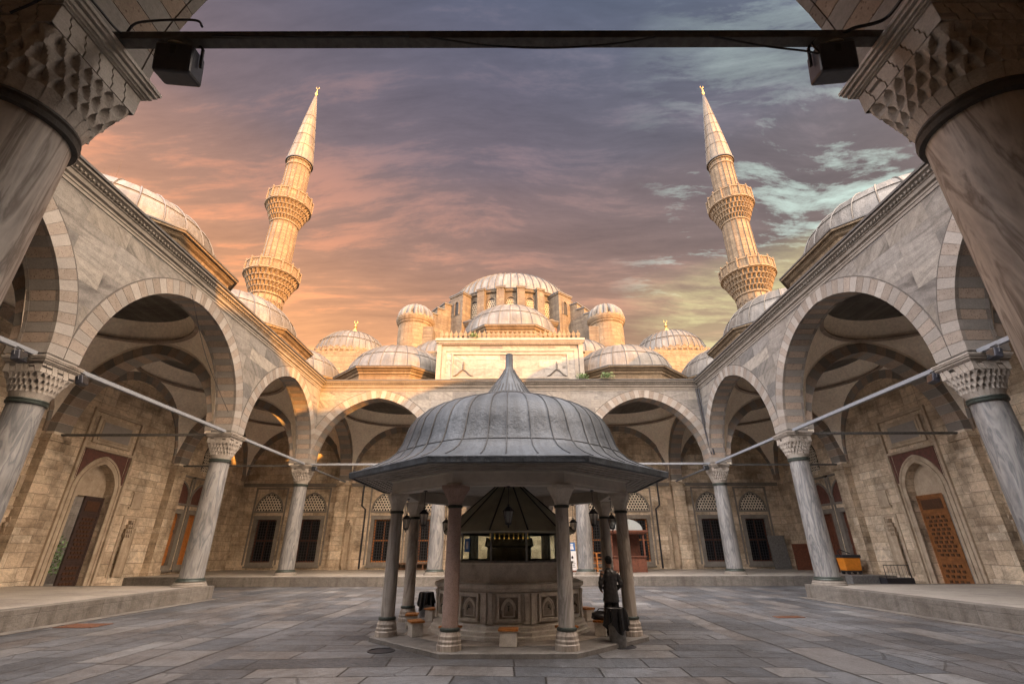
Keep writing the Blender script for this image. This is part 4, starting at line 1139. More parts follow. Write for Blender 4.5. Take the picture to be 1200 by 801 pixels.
    mb = MB(); mb.lathe([(.62, 1.2), (.62, 2.05), (.7, 2.1), (.66, 2.3), (.3, 2.36)], 24, c0); mb.build('water_tank', M['fdark'], f, smooth=40)
    mb = MB()
    for i in range(9):
        x = FX - .5 + i * .125; mb.lathe([(.003, -.03), (.013, -.02), (.016, 0), (.009, .02), (.003, .03)], 8, (x, FY - 1.1, 2.28)); mb.tube([(x, FY - 1.1, 2.32), (x, FY - 1.1, 2.41)], .003, 4)
    mb.build('lamp', M['amber'], f)
    T = TF((FX, FY - 1.66), (1, 0), (0, -1))
    mb = MB(); a = -PI / 2 - PI / 3
    Tn = (lambda ca, sa: (lambda s_, n_, z_: (FX + (1.66 + n_) * ca - s_ * sa, FY + (1.66 + n_) * sa + s_ * ca, z_)))(math.cos(a + PI / 6), math.sin(a + PI / 6))
    mb.box(-.36, -.2, .005, .015, 1.95, 2.27, 0, Tn); mb.box(-.31, -.25, .016, .018, 2.02, 2.2, 1, Tn)
    mb.build('notice', [M['blue'], M['white']], f)
    return f
M['cgrey0'] = column_marble('fountain_column_grey', (.46, .42, .38), (.37, .335, .3), (.25, .225, .2), .1)
M['cgrey1'] = column_marble('fountain_column_brown', (.48, .42, .355), (.38, .33, .28), (.26, .22, .185), .1)
M['leadfseam'] = plain('fountain_lead_seam', (.034, .036, .04), .5, .1)
m_, t_, b_ = new_mat('amber_lamp'); b_.inputs['Emission Color'].default_value = (1, .5, .1, 1); b_.inputs['Emission Strength'].default_value = .05; b_.inputs['Base Color'].default_value = (.6, .3, .08, 1)
M['amber'] = m_
fountain()

# stools round the basin
def stool():
    s = lempty('stool', 'stool straight in front of the fountain, facing the viewer', 'stool', 'stone stools with orange tops round the fountain')
    mb = MB(); mb.box(-.19, .19, -.14, .14, 0, .29); mb.build('block', M['fgrey'], s, bevel=.015)
    mb = MB()
    for i in range(3): mb.box(-.215, .215, -.165 + i * .112, -.059 + i * .112, .29, .335)
    mb.build('top', M['orangewood'], s, bevel=.006)
    return s
SG = [(0, None), (-30, 'stool half hidden by the front left fountain column'), (30, 'stool half hidden by the front right fountain column'), (-60, 'stool standing free at the left front of the fountain, largest of the left stools'), (60, 'stool with a black bag lying on it, right of the fountain'),
      (-90, 'second stool from the front on the fountain left side'), (90, 'stool behind the bag-laden one, showing only its orange edge'), (-120, 'rear stool on the left, below the bag-lined bin'), (120, 'rear stool on the right, just past the basin edge')]
st0 = stool()
for i, (dg, lab) in enumerate(SG):
    o = st0 if i == 0 else copy_tree(st0)
    a = R(dg); o.location = (FX + 2.62 * math.sin(a), FY - 2.62 * math.cos(a), .104); o.rotation_euler.z = R(dg + rnd.uniform(-9, 9))
    if lab: o['label'] = lab
# bag on the stool
def blob(name, c, rx, ry, rz, mat, label, cat, seed=1, n=20, rows=10):
    mb = MB(); vs = []; r2 = random.Random(seed)
    ph = [r2.uniform(0, 6) for _ in range(6)]
    for j in range(rows + 1):
        f = -PI / 2 + PI * j / rows
        for k in range(n):
            a = 2 * PI * k / n; w = 1 + .13 * math.sin(3 * a + ph[0] + 2 * f) + .08 * math.sin(7 * a + ph[1] - f * 3) + .07 * math.sin(5 * f + ph[2] + a)
            cf = abs(math.cos(f)) ** .6
            vs.append((c[0] + rx * w * cf * math.cos(a), c[1] + ry * w * cf * math.sin(a), c[2] + rz * (1 + math.copysign(abs(math.sin(f)) ** .7, f) * w)))
    fs = [(j * n + k, j * n + (k + 1) % n, (j + 1) * n + (k + 1) % n, (j + 1) * n + k) for j in range(rows) for k in range(n)]
    mb.mesh(vs, fs); mb.tube([(c[0] - rx * .5, c[1], c[2] + rz * 1.7), (c[0] - rx * .2, c[1], c[2] + rz * 2.7), (c[0] + rx * .3, c[1], c[2] + rz * 2.7), (c[0] + rx * .5, c[1], c[2] + rz * 1.6)], .012, 6)
    return tag(mb.build(name, mat, smooth=70), label, cat)
a = R(60); bx, by = FX + 2.62 * math.sin(a), FY - 2.62 * math.cos(a)
blob('bag', (bx, by, .44), .25, .17, .085, M['jacket'], 'crumpled black bag lying on an orange-topped stool beside the standing man', 'bag', 4)

# bins with black liners
def bin_(label):
    b = lempty('litter_bin', label, 'bin', 'steel bins with black liners')
    mb = MB(); mb.lathe([(.175, 0), (.185, .02), (.19, .70), (.2, .73), (.19, .75), (.175, .74), (.17, .3)], 28); mb.build('drum', M['steel'], b, smooth=35)
    mb = MB(); n = 48; rows = []
    for j in range(9):
        t = j / 8; ring = []
        for k in range(n):
            a = 2 * PI * k / n; fold = .018 * math.sin(9 * a + 1.3 * t) + .012 * math.sin(17 * a)
            low = .38 + .09 * math.sin(2 * a + .6) + .05 * math.sin(5 * a)
            if j < 3: r, z = .16 + .05 * (j / 2) + fold * .5, .62 + .15 * (j / 2) ** .6
            else: u = (j - 2) / 6; r, z = .215 + .05 * u * (1 + .6 * math.sin(3 * a)) + fold * (1 + u), .775 + (low - .775) * u
            ring.append((r * math.cos(a), r * math.sin(a), z))
        rows.append(ring)
    mb.mesh([p for r_ in rows for p in r_], [(j * n + k, j * n + (k + 1) % n, (j + 1) * n + (k + 1) % n, (j + 1) * n + k) for j in range(8) for k in range(n)])
    mb.build('liner', M['bag'], b, smooth=60, recalc=False)
    return b
b1 = bin_('steel bin with a black liner in front of the standing man'); b1.location = (2.52, 12.32, 0)
b2 = copy_tree(b1); b2['label'] = 'bin with a black liner behind the left stools, beyond the fountain'; b2.location = (-2.62, 16.9, 0); b2.rotation_euler.z = 2
def disc(x, y, r, label):
    mb = MB(); mb.lathe([(r, -.002), (r, .012), (r - .05, .016), (r - .05, .006), (.001, .006)], 28, (0, 0, 0)); o = mb.build('drain_cover', M['rust'] if r < .2 else M['black']); o.location = (x, y, 0); return tag(o, label, 'drain cover', 'round drain covers in the paving')
disc(-2.72, 11.95, .3, 'round dark drain hole in the paving at the left front corner of the fountain')
disc(2.62, 12.36, .31, 'round ring in the paving under the steel bin')
def plate(x, y, w, d, rz, label):
    mb = MB(); mb.box(-w / 2, w / 2, -d / 2, d / 2, .003, .018)
    for i in range(5): mb.box(-w / 2 + .04, w / 2 - .04, -d / 2 + (i + .35) * d / 5, -d / 2 + (i + .65) * d / 5, .018, .024)
    o = mb.build('access_cover', M['rust'], bevel=.004); o.location = (x, y, 0); o.rotation_euler.z = rz; return tag(o, label, 'cover plate', 'rusty covers in the paving')
plate(-12.35, 15.7, 1.1, .8, .0, 'rusty square cover in the paving beside the left step')
plate(9.0, 17.2, .9, .35, .1, 'narrow dark cover in the paving at the right')

# lanterns under the eave
def lantern(label):
    l = lempty('lantern', label, 'lantern', 'lanterns hanging under the fountain eave')
    mb = MB(); mb.tube([(0, 0, 0), (0, 0, -.42)], .008, 5); mb.lathe([(.02, 0), (.05, -.01), (.05, -.03)], 10); mb.build('rod', M['black'], l)
    mb = MB()
    mb.lathe([(.012, -.40), (.03, -.42), (.02, -.45), (.05, -.47), (.13, -.55), (.135, -.57)], 6)
    mb.lathe([(.06, -.85), (.075, -.84), (.07, -.81), (.02, -.80)], 6); mb.lathe([(.002, -.93), (.02, -.9), (.012, -.87), (.05, -.85)], 6)
    for k in range(6):
        a = k * PI / 3; mb.tube([(.115 * math.cos(a), .115 * math.sin(a), -.57), (.07 * math.cos(a), .07 * math.sin(a), -.82)], .009, 4)
    mb.build('frame', M['black'], l)
    mb = MB(); mb.lathe([(.066, -.81), (.106, -.575)], 6, cap=False); mb.build('glass', M['lglass'], l)
    return l
m_, t_, b_ = new_mat('lantern_glass'); b_.inputs['Base Color'].default_value = (.35, .36, .36, 1); b_.inputs['Roughness'].default_value = .15; b_.inputs['Alpha'].default_value = .55
M['lglass'] = m_
l0 = lantern('lantern hanging at the middle of the front eave, against the olive inner roof')
LL = [(0, None), (-45, 'lantern left of front, between the pink column and the left column'), (45, 'lantern right of front, nearest the man'), (-90, 'lantern at the far left of the fountain, beside the outer column'), (90, 'lantern at the far right of the fountain, beside the outer column'),
      (-135, 'small rear lantern just left of the pink granite column'), (135, 'small rear lantern right of the olive inner roof, before the pale far column')]
for i, (dg, lab) in enumerate(LL):
    o = l0 if i == 0 else copy_tree(l0); a = R(dg); o.location = (FX + 2.99 * math.sin(a), FY - 2.99 * math.cos(a), 3.38); o.rotation_euler.z = R(rnd.uniform(0, 60))
    if lab: o['label'] = lab

# ------------------------------------------------------------------ minarets
def muqarnas_ring(mb, c, z0, z1, r0, r1, n=32, tiers=4, m=0):
    prev = None
    for k in range(tiers):
        t0, t1 = k / tiers, (k + 1) / tiers
        za, zb = z0 + (z1 - z0) * t0, z0 + (z1 - z0) * t1
        ra, rb = r0 + (r1 - r0) * t0, r0 + (r1 - r0) * t1
        for i in range(n):
            a = 2 * PI * (i + (.5 if k % 2 else 0)) / n; w = PI / n * .98
            def P(da, r, z): return (c[0] + r * math.cos(a + da), c[1] + r * math.sin(a + da), z)
            zm = za + (zb - za) * .72
            mb.face([P(-w, ra, zm), P(0, rb - .01, zm), P(0, ra, za)], m); mb.face([P(0, rb - .01, zm), P(w, ra, zm), P(0, ra, za)], m)
            mb.face([P(-w, ra, zm), P(-w, rb - .02, zb), P(0, rb, zb), P(0, rb - .01, zm)], m); mb.face([P(0, rb - .01, zm), P(0, rb, zb), P(w, rb - .02, zb), P(w, ra, zm)], m)
        mb.lathe([(ra - .06, za), (ra - .05, zb)], n, c, m, cap=False)
        mb.lathe([(rb - .02, zb - .05), (rb + .05, zb - .03), (rb + .05, zb + .03), (rb - .1, zb + .04)], n, c, m, cap=False)
def minaret(x, label):
    mn = empty('minaret', (x, 43, 0), label, 'minaret', 'tall twin minarets')
    c = (x, 43, 0); NS = 16
    mb = MB()
    mb.box(x - 2.6, x + 2.6, 40.4, 45.6, -.01, 15.5); mb.lathe([(2.55, 15.5), (1.75, 19)], 16, c); mb.build('base', M['mosque'], mn)
    mb = MB()
    def sh(r0, z0, r1, z1, m=0): mb.lathe([(r0, z0), (r1, z1)], NS, c, m, cap=False, uref=1.6)
    sh(1.72, 18.9, 1.62, 26.4); sh(1.52, 28.0, 1.42, 35.8); sh(1.36, 38.0, 1.30, 45.0)
    for r0, z0, r1, z1 in ((1.72, 19, 1.62, 26.3), (1.52, 29, 1.42, 35.7), (1.36, 39, 1.30, 44.9)):
        for k in range(NS):
            a = 2 * PI * k / NS; mb.tube([(x + (r0 + .01) * math.cos(a), 43 + (r0 + .01) * math.sin(a), z0), (x + (r1 + .01) * math.cos(a), 43 + (r1 + .01) * math.sin(a), z1)], .055, 4, 1, cap=False)
    # blind niches carved round the shaft below the lower balcony
    for k in range(NS):
        a = 2 * PI * (k + .5) / NS; T = (lambda ca, sa: (lambda s_, n_, z_: (x + (1.6 + n_) * ca - s_ * sa, 43 + (1.6 + n_) * sa + s_ * ca, z_)))(math.cos(a), math.sin(a))
        for zz in (21.8, 24.2):
            strip(mb, T, 0, zz + .9, .2, .34, 0, .07, .0, .07, 1, 5)
            for sg in (-1, 1): mb.box(sg * .235 - .035, sg * .235 + .035, .0, .07, zz, zz + .9, 1, T)
    for z, r in ((18.95, 1.85), (26.25, 1.74), (35.65, 1.52), (44.1, 1.4), (44.8, 1.42)):
        mb.lathe([(r - .1, z - .1), (r, z - .06), (r, z + .06), (r - .1, z + .1)], 32, c, 0, cap=False)
    mb.build('shaft', [M['mosque'], M['minjoint']], mn)
    for (za, zb, zp, r0, r1) in ((26.3, 28.5, 29.75, 1.66, 2.7), (35.7, 37.9, 39.45, 1.48, 2.4)):
        mb = MB(); muqarnas_ring(mb, c, za, zb, r0, r1 - .1, 32, 4)
        mb.lathe([(r1 - .1, zb), (r1 + .08, zb + .05), (r1 + .08, zb + .18), (1.3, zb + .2)], 32, c, 0, cap=False)
        bal = mb.build('balcony', [M['mosque'], M['minjoint']], mn)
        mb = MB(); NP = 16
        mb.lathe([(r1, zp - .12), (r1 + .1, zp - .12), (r1 + .1, zp), (r1 - .02, zp), (r1, zp - .12)], NP, c, 0, cap=False)
        for k in range(NP):
            a = 2 * PI * k / NP; px, py = x + (r1 + .04) * math.cos(a), 43 + (r1 + .04) * math.sin(a)
            mb.lathe([(.11, zb + .18), (.11, zp + .06), (.14, zp + .08), (.05, zp + .26), (.005, zp + .32)], 6, (px, py, 0), 0)
            am = a + PI / NP; rr = (r1 + .02) * math.cos(PI / NP); hw = r1 * math.sin(PI / NP)
            T = (lambda ca, sa: (lambda s_, n_, z_: (x + (rr + n_) * ca - s_ * sa, 43 + (rr + n_) * sa + s_ * ca, z_)))(math.cos(am), math.sin(am))
            mb.box(-hw, hw, -.06, .0, zb + .19, zp - .1, 0, T)
            h_ = zp - zb - .3
            for i in range(3):
                for j in range(4):
                    sx = -hw + (i + .5) * 2 * hw / 3; sz = zb + .2 + (j + .5) * h_ / 4
                    mb.prism([(sx - .1, sz), (sx, sz - .12), (sx + .1, sz), (sx, sz + .12)], -.01, .012, T, 1)
            mb.box(-hw, hw, -.05, .03, zb + .19, zb + .3, 0, T); mb.box(-.03, .03, -.05, .035, zb + .3, zp - .12, 0, T)
        mb.build('parapet', [M['mosque'], M['minjoint']], bal)
        mb = MB(); am = R(-100)
        mb.tube([(x + 1.4 * math.cos(am), 43 + 1.4 * math.sin(am), zp + .1), (x + 1.62 * math.cos(am), 43 + 1.62 * math.sin(am), zp + .12)], [.14, .24], 10); mb.build('loudspeaker', M['rust'], bal)
    mb = MB(); cone = [(1.50, 44.9), (1.55, 45.02), (1.5, 45.15), (1.27, 47.3), (.86, 51.0), (.42, 54.6), (.14, 56.7), (.06, 57.0)]
    mb.lathe(cone, 24, c, 0, cap=False); rib_lines(mb, c, [(r + .01, z) for r, z in cone[2:]], 12, .03, 1)
    for z, r in ((47.3, 1.28), (49.15, 1.08), (51.0, .87), (52.8, .65)): mb.lathe([(r, z - .03), (r + .03, z), (r, z + .03)], 24, c, 1, cap=False)
    mb.lathe([(1.5, 44.88), (1.58, 44.9), (1.58, 45.06), (1.5, 45.1)], 24, c, 2, cap=False)
    mb.build('cap', [M['conelead'], M['leadseam'], M['roofdark']], mn, smooth=30)
    mb = MB(); mb.lathe([(.05, 56.95), (.12, 57.1), (.2, 57.3), (.12, 57.5), (.06, 57.6), (.13, 57.75), (.05, 57.9), (.03, 58.3)], 12, c)
    crescent(mb, (x, 43, 58.5), .2); mb.build('finial', M['gold'], mn, smooth=50)
def crescent(mb, c, r):
    pts = [(c[0] + r * math.sin(a), c[1], c[2] - r * math.cos(a)) for a in [R(q) for q in range(-145, 146, 10)]]
    k = len(pts); mb.tube(pts, [.02 + .06 * r * 3 * math.sin(PI * i / (k - 1)) * .6 for i in range(k)], 6)
M['minjoint'] = stone('minaret_joint', (.085, .06, .038), (.055, .04, .026), 4, .8)
minaret(-25.8, 'left minaret glowing in low sunlight, with two carved balconies')
minaret(25.65, 'right minaret with its left side in shade, against the pale cloud gap')

# ------------------------------------------------------------------ prayer hall behind the far portico
def finial(par, x, y, z, s=1.0, mat='gold', nm='finial'):
    mb = MB(); mb.lathe([(.10 * s, -.1), (.14 * s, .05 * s), (.34 * s, .35 * s), (.36 * s, .5 * s), (.12 * s, .8 * s), (.08 * s, .95 * s), (.22 * s, 1.15 * s), (.08 * s, 1.35 * s), (.05 * s, 1.6 * s)], 14, (x, y, z))
    crescent(mb, (x, y, z + 1.8 * s), .2 * s); return mb.build(nm, M[mat], par, smooth=50, org=par['_w'])
def arched_window(mb, T, c, z0, w, h, lat=2):
    """mats: 0 stone 1 lattice 2 void"""
    pts = arch_pts(w, w * 1.15, 6)
    out = [(c - w, z0)] + [(c + x, z0 + h + z) for x, z in pts] + [(c + w, z0)]
    mb.prism(out, -.05, .02, T, 2)
    strip(mb, T, c, z0 + h, w, w * 1.15, 0, .14, -.05, .12, 0, 6)
    for sg in (-1, 1): mb.box(c + sg * (w + .07) - .07, c + sg * (w + .07) + .07, -.05, .12, z0, z0 + h, 0, T)
    if lat:
        n = 4; k = int((h + w) / .34)
        for j in range(k):
            for i in range(n):
                x = c - w + (i + .5 + (.5 if j % 2 else 0)) * 2 * w / n; z = z0 + .18 + j * .34
                if abs(x - c) > w - .05 or z > z0 + h + w * .8: continue
                for q in range(6):
                    a0, a1 = q * PI / 3, (q + 1) * PI / 3
                    mb.face([T(x + r_ * math.cos(t), .05, z + r_ * math.sin(t)) for r_, t in ((.12, a0), (.2, a0), (.2, a1), (.12, a1))], 1)
MS = [M['mosque'], M['lattice'], M['void']]
M['mosqueold'] = ashlar('weathered_drum_stone', [(0.116, 0.093, 0.066), (0.090, 0.071, 0.053), (0.138, 0.114, 0.082), (0.101, 0.082, 0.061)], .9, .42, .014, (.07, .055, .04), .5, .75, (.075, .058, .042), .85, .04, .8)
M['lattice2'] = plain('drum_lattice', (.3, .25, .18), .8)
MSO = [M['mosqueold'], M['lattice2'], M['void']]
def mosque():
    DY = 62.0
    ms = empty('mosque', (0, 60, 0), 'great mosque hall rising behind the far portico, broad ribbed dome on a buttressed drum', 'mosque')
    mb = MB(); mb.box(-23.5, 23.5, 42.35, 82, -.01, 19.5); mb.box(-22.9, 22.9, 43, 81, 19.5, 20.2); mb.box(-9.4, 9.4, 54, 80, 20.2, 27.0)
    mb.build('walls', M['mosque'], ms)
    # main dome
    z0 = 32.9
    mb = MB(); pf = [(9.55, z0 - .4)] + [(9.35 * math.cos(t) ** .9 + .0, z0 + 5.9 * math.sin(t)) for t in [PI / 2 * i / 14 for i in range(14)]] + [(.02, z0 + 5.9)]
    mb.lathe(pf, 72, (0, DY, 0), 0, cap=False); rib_lines(mb, (0, DY, 0), [(r + .02, z + .02) for r, z in pf[1:-1]], 56, .09, 1)
    dome = mb.build('main_dome', [M['lead'], M['leadseam']], ms, smooth=40)
    mb = MB(); mb.lathe([(9.5, 27), (9.5, 32.5), (9.75, 32.6), (9.8, 32.9), (9.3, 33.1)], 48, (0, DY, 0), 0, cap=False)
    mb.lathe([(9.78, 32.9), (9.9, 32.92), (9.9, 33.05), (9.2, 33.3)], 48, (0, DY, 0), 3, cap=False)
    mb.lathe([(10.75, 20), (10.75, 27.6), (10.9, 27.7), (11.1, 27.95), (11.1, 28.1)], 48, (0, DY, 0), 0, cap=False)
    mb.lathe([(10.78, 26.9), (10.8, 26.92), (10.8, 27.4), (10.78, 27.42)], 48, (0, DY, 0), 4, cap=False)
    mb.lathe([(11.08, 28.1), (11.2, 28.12), (11.2, 28.25), (9.4, 28.95)], 48, (0, DY, 0), 3, cap=False)
    merlons(mb, 0, DY, 11.0, 28.2, 70, .3)
    NB = 24
    for k in range(NB):
        a = 2 * PI * k / NB + PI / NB
        T = (lambda ca, sa: (lambda s_, n_, z_: (0 + (9.5 + n_) * ca - s_ * sa, DY + (9.5 + n_) * sa + s_ * ca, z_)))(math.cos(a), math.sin(a))
        mb.box(-.5, .5, -.2, .7, 27, 32.75, 0, T); mb.box(-.58, .58, -.2, .8, 32.75, 32.95, 0, T); mb.box(-.6, .6, -.2, .83, 32.95, 33.08, 3, T)
        a2 = 2 * PI * k / NB
        T2 = (lambda ca, sa: (lambda s_, n_, z_: (0 + (9.5 + n_) * ca - s_ * sa, DY + (9.5 + n_) * sa + s_ * ca, z_)))(math.cos(a2), math.sin(a2))
        arched_window(mb, T2, 0, 29.4, .56, 1.75)
    mb.build('drum', MSO + [M['roofdark'], M['redstone']], dome)
    finial(dome, 0, DY, z0 + 5.9, 1.35, 'leadseam')
    # diagonal buttress blocks with a narrow window, and stepped flying walls down to the turrets
    for sg in (-1, 1):
        mb = MB(); a = R(-90 + sg * 39)
        T = (lambda ca, sa: (lambda s_, n_, z_: ((9.5 + n_) * ca - s_ * sa, DY + (9.5 + n_) * sa + s_ * ca, z_)))(math.cos(a), math.sin(a))
        mb.box(-1.15, 1.15, -.3, 1.75, 25, 32.3, 0, T); mb.box(-1.25, 1.25, -.3, 1.85, 32.3, 32.5, 0, T); mb.box(-1.3, 1.3, -.3, 1.9, 32.5, 32.65, 3, T)
        T3 = (lambda ca, sa: (lambda s_, n_, z_: ((11.25 + n_) * ca - s_ * sa, DY + (11.25 + n_) * sa + s_ * ca, z_)))(math.cos(a), math.sin(a))
        arched_window(mb, T3, -sg * .15, 29.5, .32, 1.5, 0)
        for (n0, n1, zt) in ((1.75, 2.7, 31.2), (2.7, 3.7, 30.2), (3.7, 4.9, 29.2)):
            for off in (0,):
                a4 = R(-90 + sg * 52)
                T4 = (lambda ca, sa: (lambda s_, n_, z_: ((9.5 + n_) * ca - s_ * sa, DY + (9.5 + n_) * sa + s_ * ca, z_)))(math.cos(a4), math.sin(a4))
                mb.box(-1.7, 1.7, n0 - (1.8 if n0 < 2 else 0), n1, 22, zt, 0, T4); mb.box(-1.8, 1.8, n0 - (1.8 if n0 < 2 else .1), n1 + .1, zt, zt + .16, 3, T4)
        mb.box(min(sg * 9.4, sg * 12.6), max(sg * 9.4, sg * 12.6), 50.5, 54, 19, 26.6, 0)
        mb.build('buttress', MSO + [M['roofdark']], ms)
    # half dome toward the court
    mb = MB(); hz = 19.4; HY = 53.2
    pf = [(8.7, hz - .3)] + [(8.5 * math.cos(t), hz + 4.6 * math.sin(t)) for t in [PI / 2 * i / 10 for i in range(10)]] + [(.02, hz + 4.6)]
    mb.lathe(pf, 48, (0, HY, 0), 0, cap=False); rib_lines(mb, (0, HY, 0), [(r + .02, z + .02) for r, z in pf[1:-1]], 40, .07, 1)
    hd = mb.build('half_dome', [M['lead'], M['leadseam']], ms, smooth=40)
    mb = MB(); mb.lathe([(8.6, 12), (8.6, 18.8), (8.75, 18.9), (8.95, 19.05), (8.95, 19.2), (8.5, 19.4)], 48, (0, HY, 0), 0, cap=False)
    mb.lathe([(8.96, 19.18), (9.05, 19.2), (9.05, 19.3), (8.5, 19.5)], 48, (0, HY, 0), 3, cap=False)
    mb.lathe([(8.62, 18.1), (8.66, 18.15), (8.66, 18.5), (8.62, 18.55)], 48, (0, HY, 0), 4, cap=False)
    for k in range(11):
        a2 = R(-90 + (k - 5) * 17)
        T2 = (lambda ca, sa: (lambda s_, n_, z_: (0 + (8.6 + n_) * ca - s_ * sa, HY + (8.6 + n_) * sa + s_ * ca, z_)))(math.cos(a2), math.sin(a2))
        arched_window(mb, T2, 0, 15.2, .6, 1.6)
    mb.build('drum', MS + [M['roofdark'], M['redstone']], hd)
    # lower exedra half domes at both sides of it
    for sg in (-1, 1):
        mb = MB(); pf = [(4.4, 20.0)] + [(4.2 * math.cos(t), 20.2 + 2.8 * math.sin(t)) for t in [PI / 2 * i / 8 for i in range(8)]] + [(.02, 23.0)]
        mb.lathe(pf, 36, (sg * 7.2, 47.6, 0), 0, cap=False); rib_lines(mb, (sg * 7.2, 47.6, 0), [(r + .02, z + .02) for r, z in pf[1:-1]], 26, .06, 1)
        e = mb.build('half_dome', [M['lead'], M['leadseam']], ms, smooth=40)
        mb = MB(); mb.lathe([(4.3, 15), (4.3, 19.6), (4.5, 19.7), (4.6, 19.95), (4.2, 20.2)], 36, (sg * 7.2, 47.6, 0), 0, cap=False); merlons(mb, sg * 7.2, 47.6, 4.55, 19.9, 44)
        mb.build('drum', M['mosque'], e)
    # weight turrets with melon caps
    for sg in (-1, 1):
        x, y = sg * 11.9, 52.0; c = (x, y, 0)
        mb = MB(); mb.lathe([(2.02, 18), (2.0, 27.1), (2.12, 27.2), (2.12, 27.35), (2.26, 27.5), (2.36, 27.8), (2.36, 27.95), (1.9, 28.1)], 32, c, 0, cap=False)
        merlons(mb, x, y, 2.28, 27.9, 28, .32)
        t = mb.build('turret', M['mosque'], ms, smooth=30)
        mb = MB(); n = 72; rows = []
        for j in range(11):
            f = PI / 2 * j / 10; ring = []
            for k in range(n):
                a = 2 * PI * k / n; lob = 1 + .22 * abs(math.sin(a * 8)) * math.cos(f * .9)
                r = 1.95 * math.cos(f) ** .85 * lob if j < 10 else .02
                ring.append((x + r * math.cos(a), y + r * math.sin(a), 28.0 + 2.2 * math.sin(f)))
            rows.append(ring)
        mb.mesh([p for r_ in rows for p in r_], [(j * n + k, j * n + (k + 1) % n, (j + 1) * n + (k + 1) % n, (j + 1) * n + k) for j in range(10) for k in range(n)])
        cp = mb.build('ribbed_cap', M['lead'], t, smooth=25)
    # corner domes with gilt finials
    for sg in (-1, 1):
        x, y = sg * 18.2, 49.0
        mb = MB(); z1 = 21.5; pf = [(4.2, z1 - .2)] + [(4.0 * math.cos(t) ** .9, z1 + 3.3 * math.sin(t)) for t in [PI / 2 * i / 10 for i in range(10)]] + [(.02, z1 + 3.3)]
        mb.lathe(pf, 48, (x, y, 0), 0, cap=False); rib_lines(mb, (x, y, 0), [(r + .015, z + .015) for r, z in pf[1:-1]], 36, .045, 1)
        ring = [(x + (pf[4][0] + .02) * math.cos(2 * PI * i / 48), y + (pf[4][0] + .02) * math.sin(2 * PI * i / 48), pf[4][1]) for i in range(49)]; mb.tube(ring, .05, 4, 1, cap=False)
        cd = mb.build('corner_dome', [M['lead'], M['leadseam']], ms, smooth=40)
        mb = MB(); mb.lathe([(4.15, 17), (4.15, 20.6), (4.2, 20.62), (4.2, 20.85), (4.35, 20.95), (4.5, 21.15), (4.5, 21.3), (4.0, 21.5)], 48, (x, y, 0), 0, cap=False)
        mb.lathe([(4.21, 20.6), (4.23, 20.65), (4.23, 20.82), (4.21, 20.85)], 48, (x, y, 0), 3, cap=False)
        merlons(mb, x, y, 4.42, 21.25, 40, .42)
        for k in range(9):
            a2 = R(-90 + (k - 4) * 20)
            T2 = (lambda ca, sa: (lambda s_, n_, z_: (x + (4.15 + n_) * ca - s_ * sa, y + (4.15 + n_) * sa + s_ * ca, z_)))(math.cos(a2), math.sin(a2))
            arched_window(mb, T2, 0, 18.4, .42, .9, 0)
        mb.build('drum', MS + [M['redstone']], cd)
        finial(cd, x, y, 24.75, .95)
    # parapet wall pieces between the turrets and the corner domes
    for sg in (-1, 1):
        mb = MB(); mb.box(min(sg * 12, sg * 22.5), max(sg * 12, sg * 22.5), 44.2, 45, 19, 20.8, 0)
        for i in range(18):
            x = sg * (12.3 + i * .56); mb.lathe([(.1, 20.8), (.16, 21.0), (.05, 21.25), (.005, 21.35)], 6, (x, 44.6, 0))
        mb.build('parapet', M['mosque'], ms)
def merlons(mb, x, y, r, z, k, s=.36):
    for i in range(k):
        a = 2 * PI * i / k; ca, sa = math.cos(a), math.sin(a); w = PI * r / k * .86
        T = lambda s_, n_, z_: (x + (r + n_) * ca - s_ * sa, y + (r + n_) * sa + s_ * ca, z_)
        mb.prism([(-w * .8, z), (-w, z + s * .45), (-w * .4, z + s * .7), (0, z + s), (w * .4, z + s * .7), (w, z + s * .45), (w * .8, z)], -.1, .05, T, 0)
mosque()

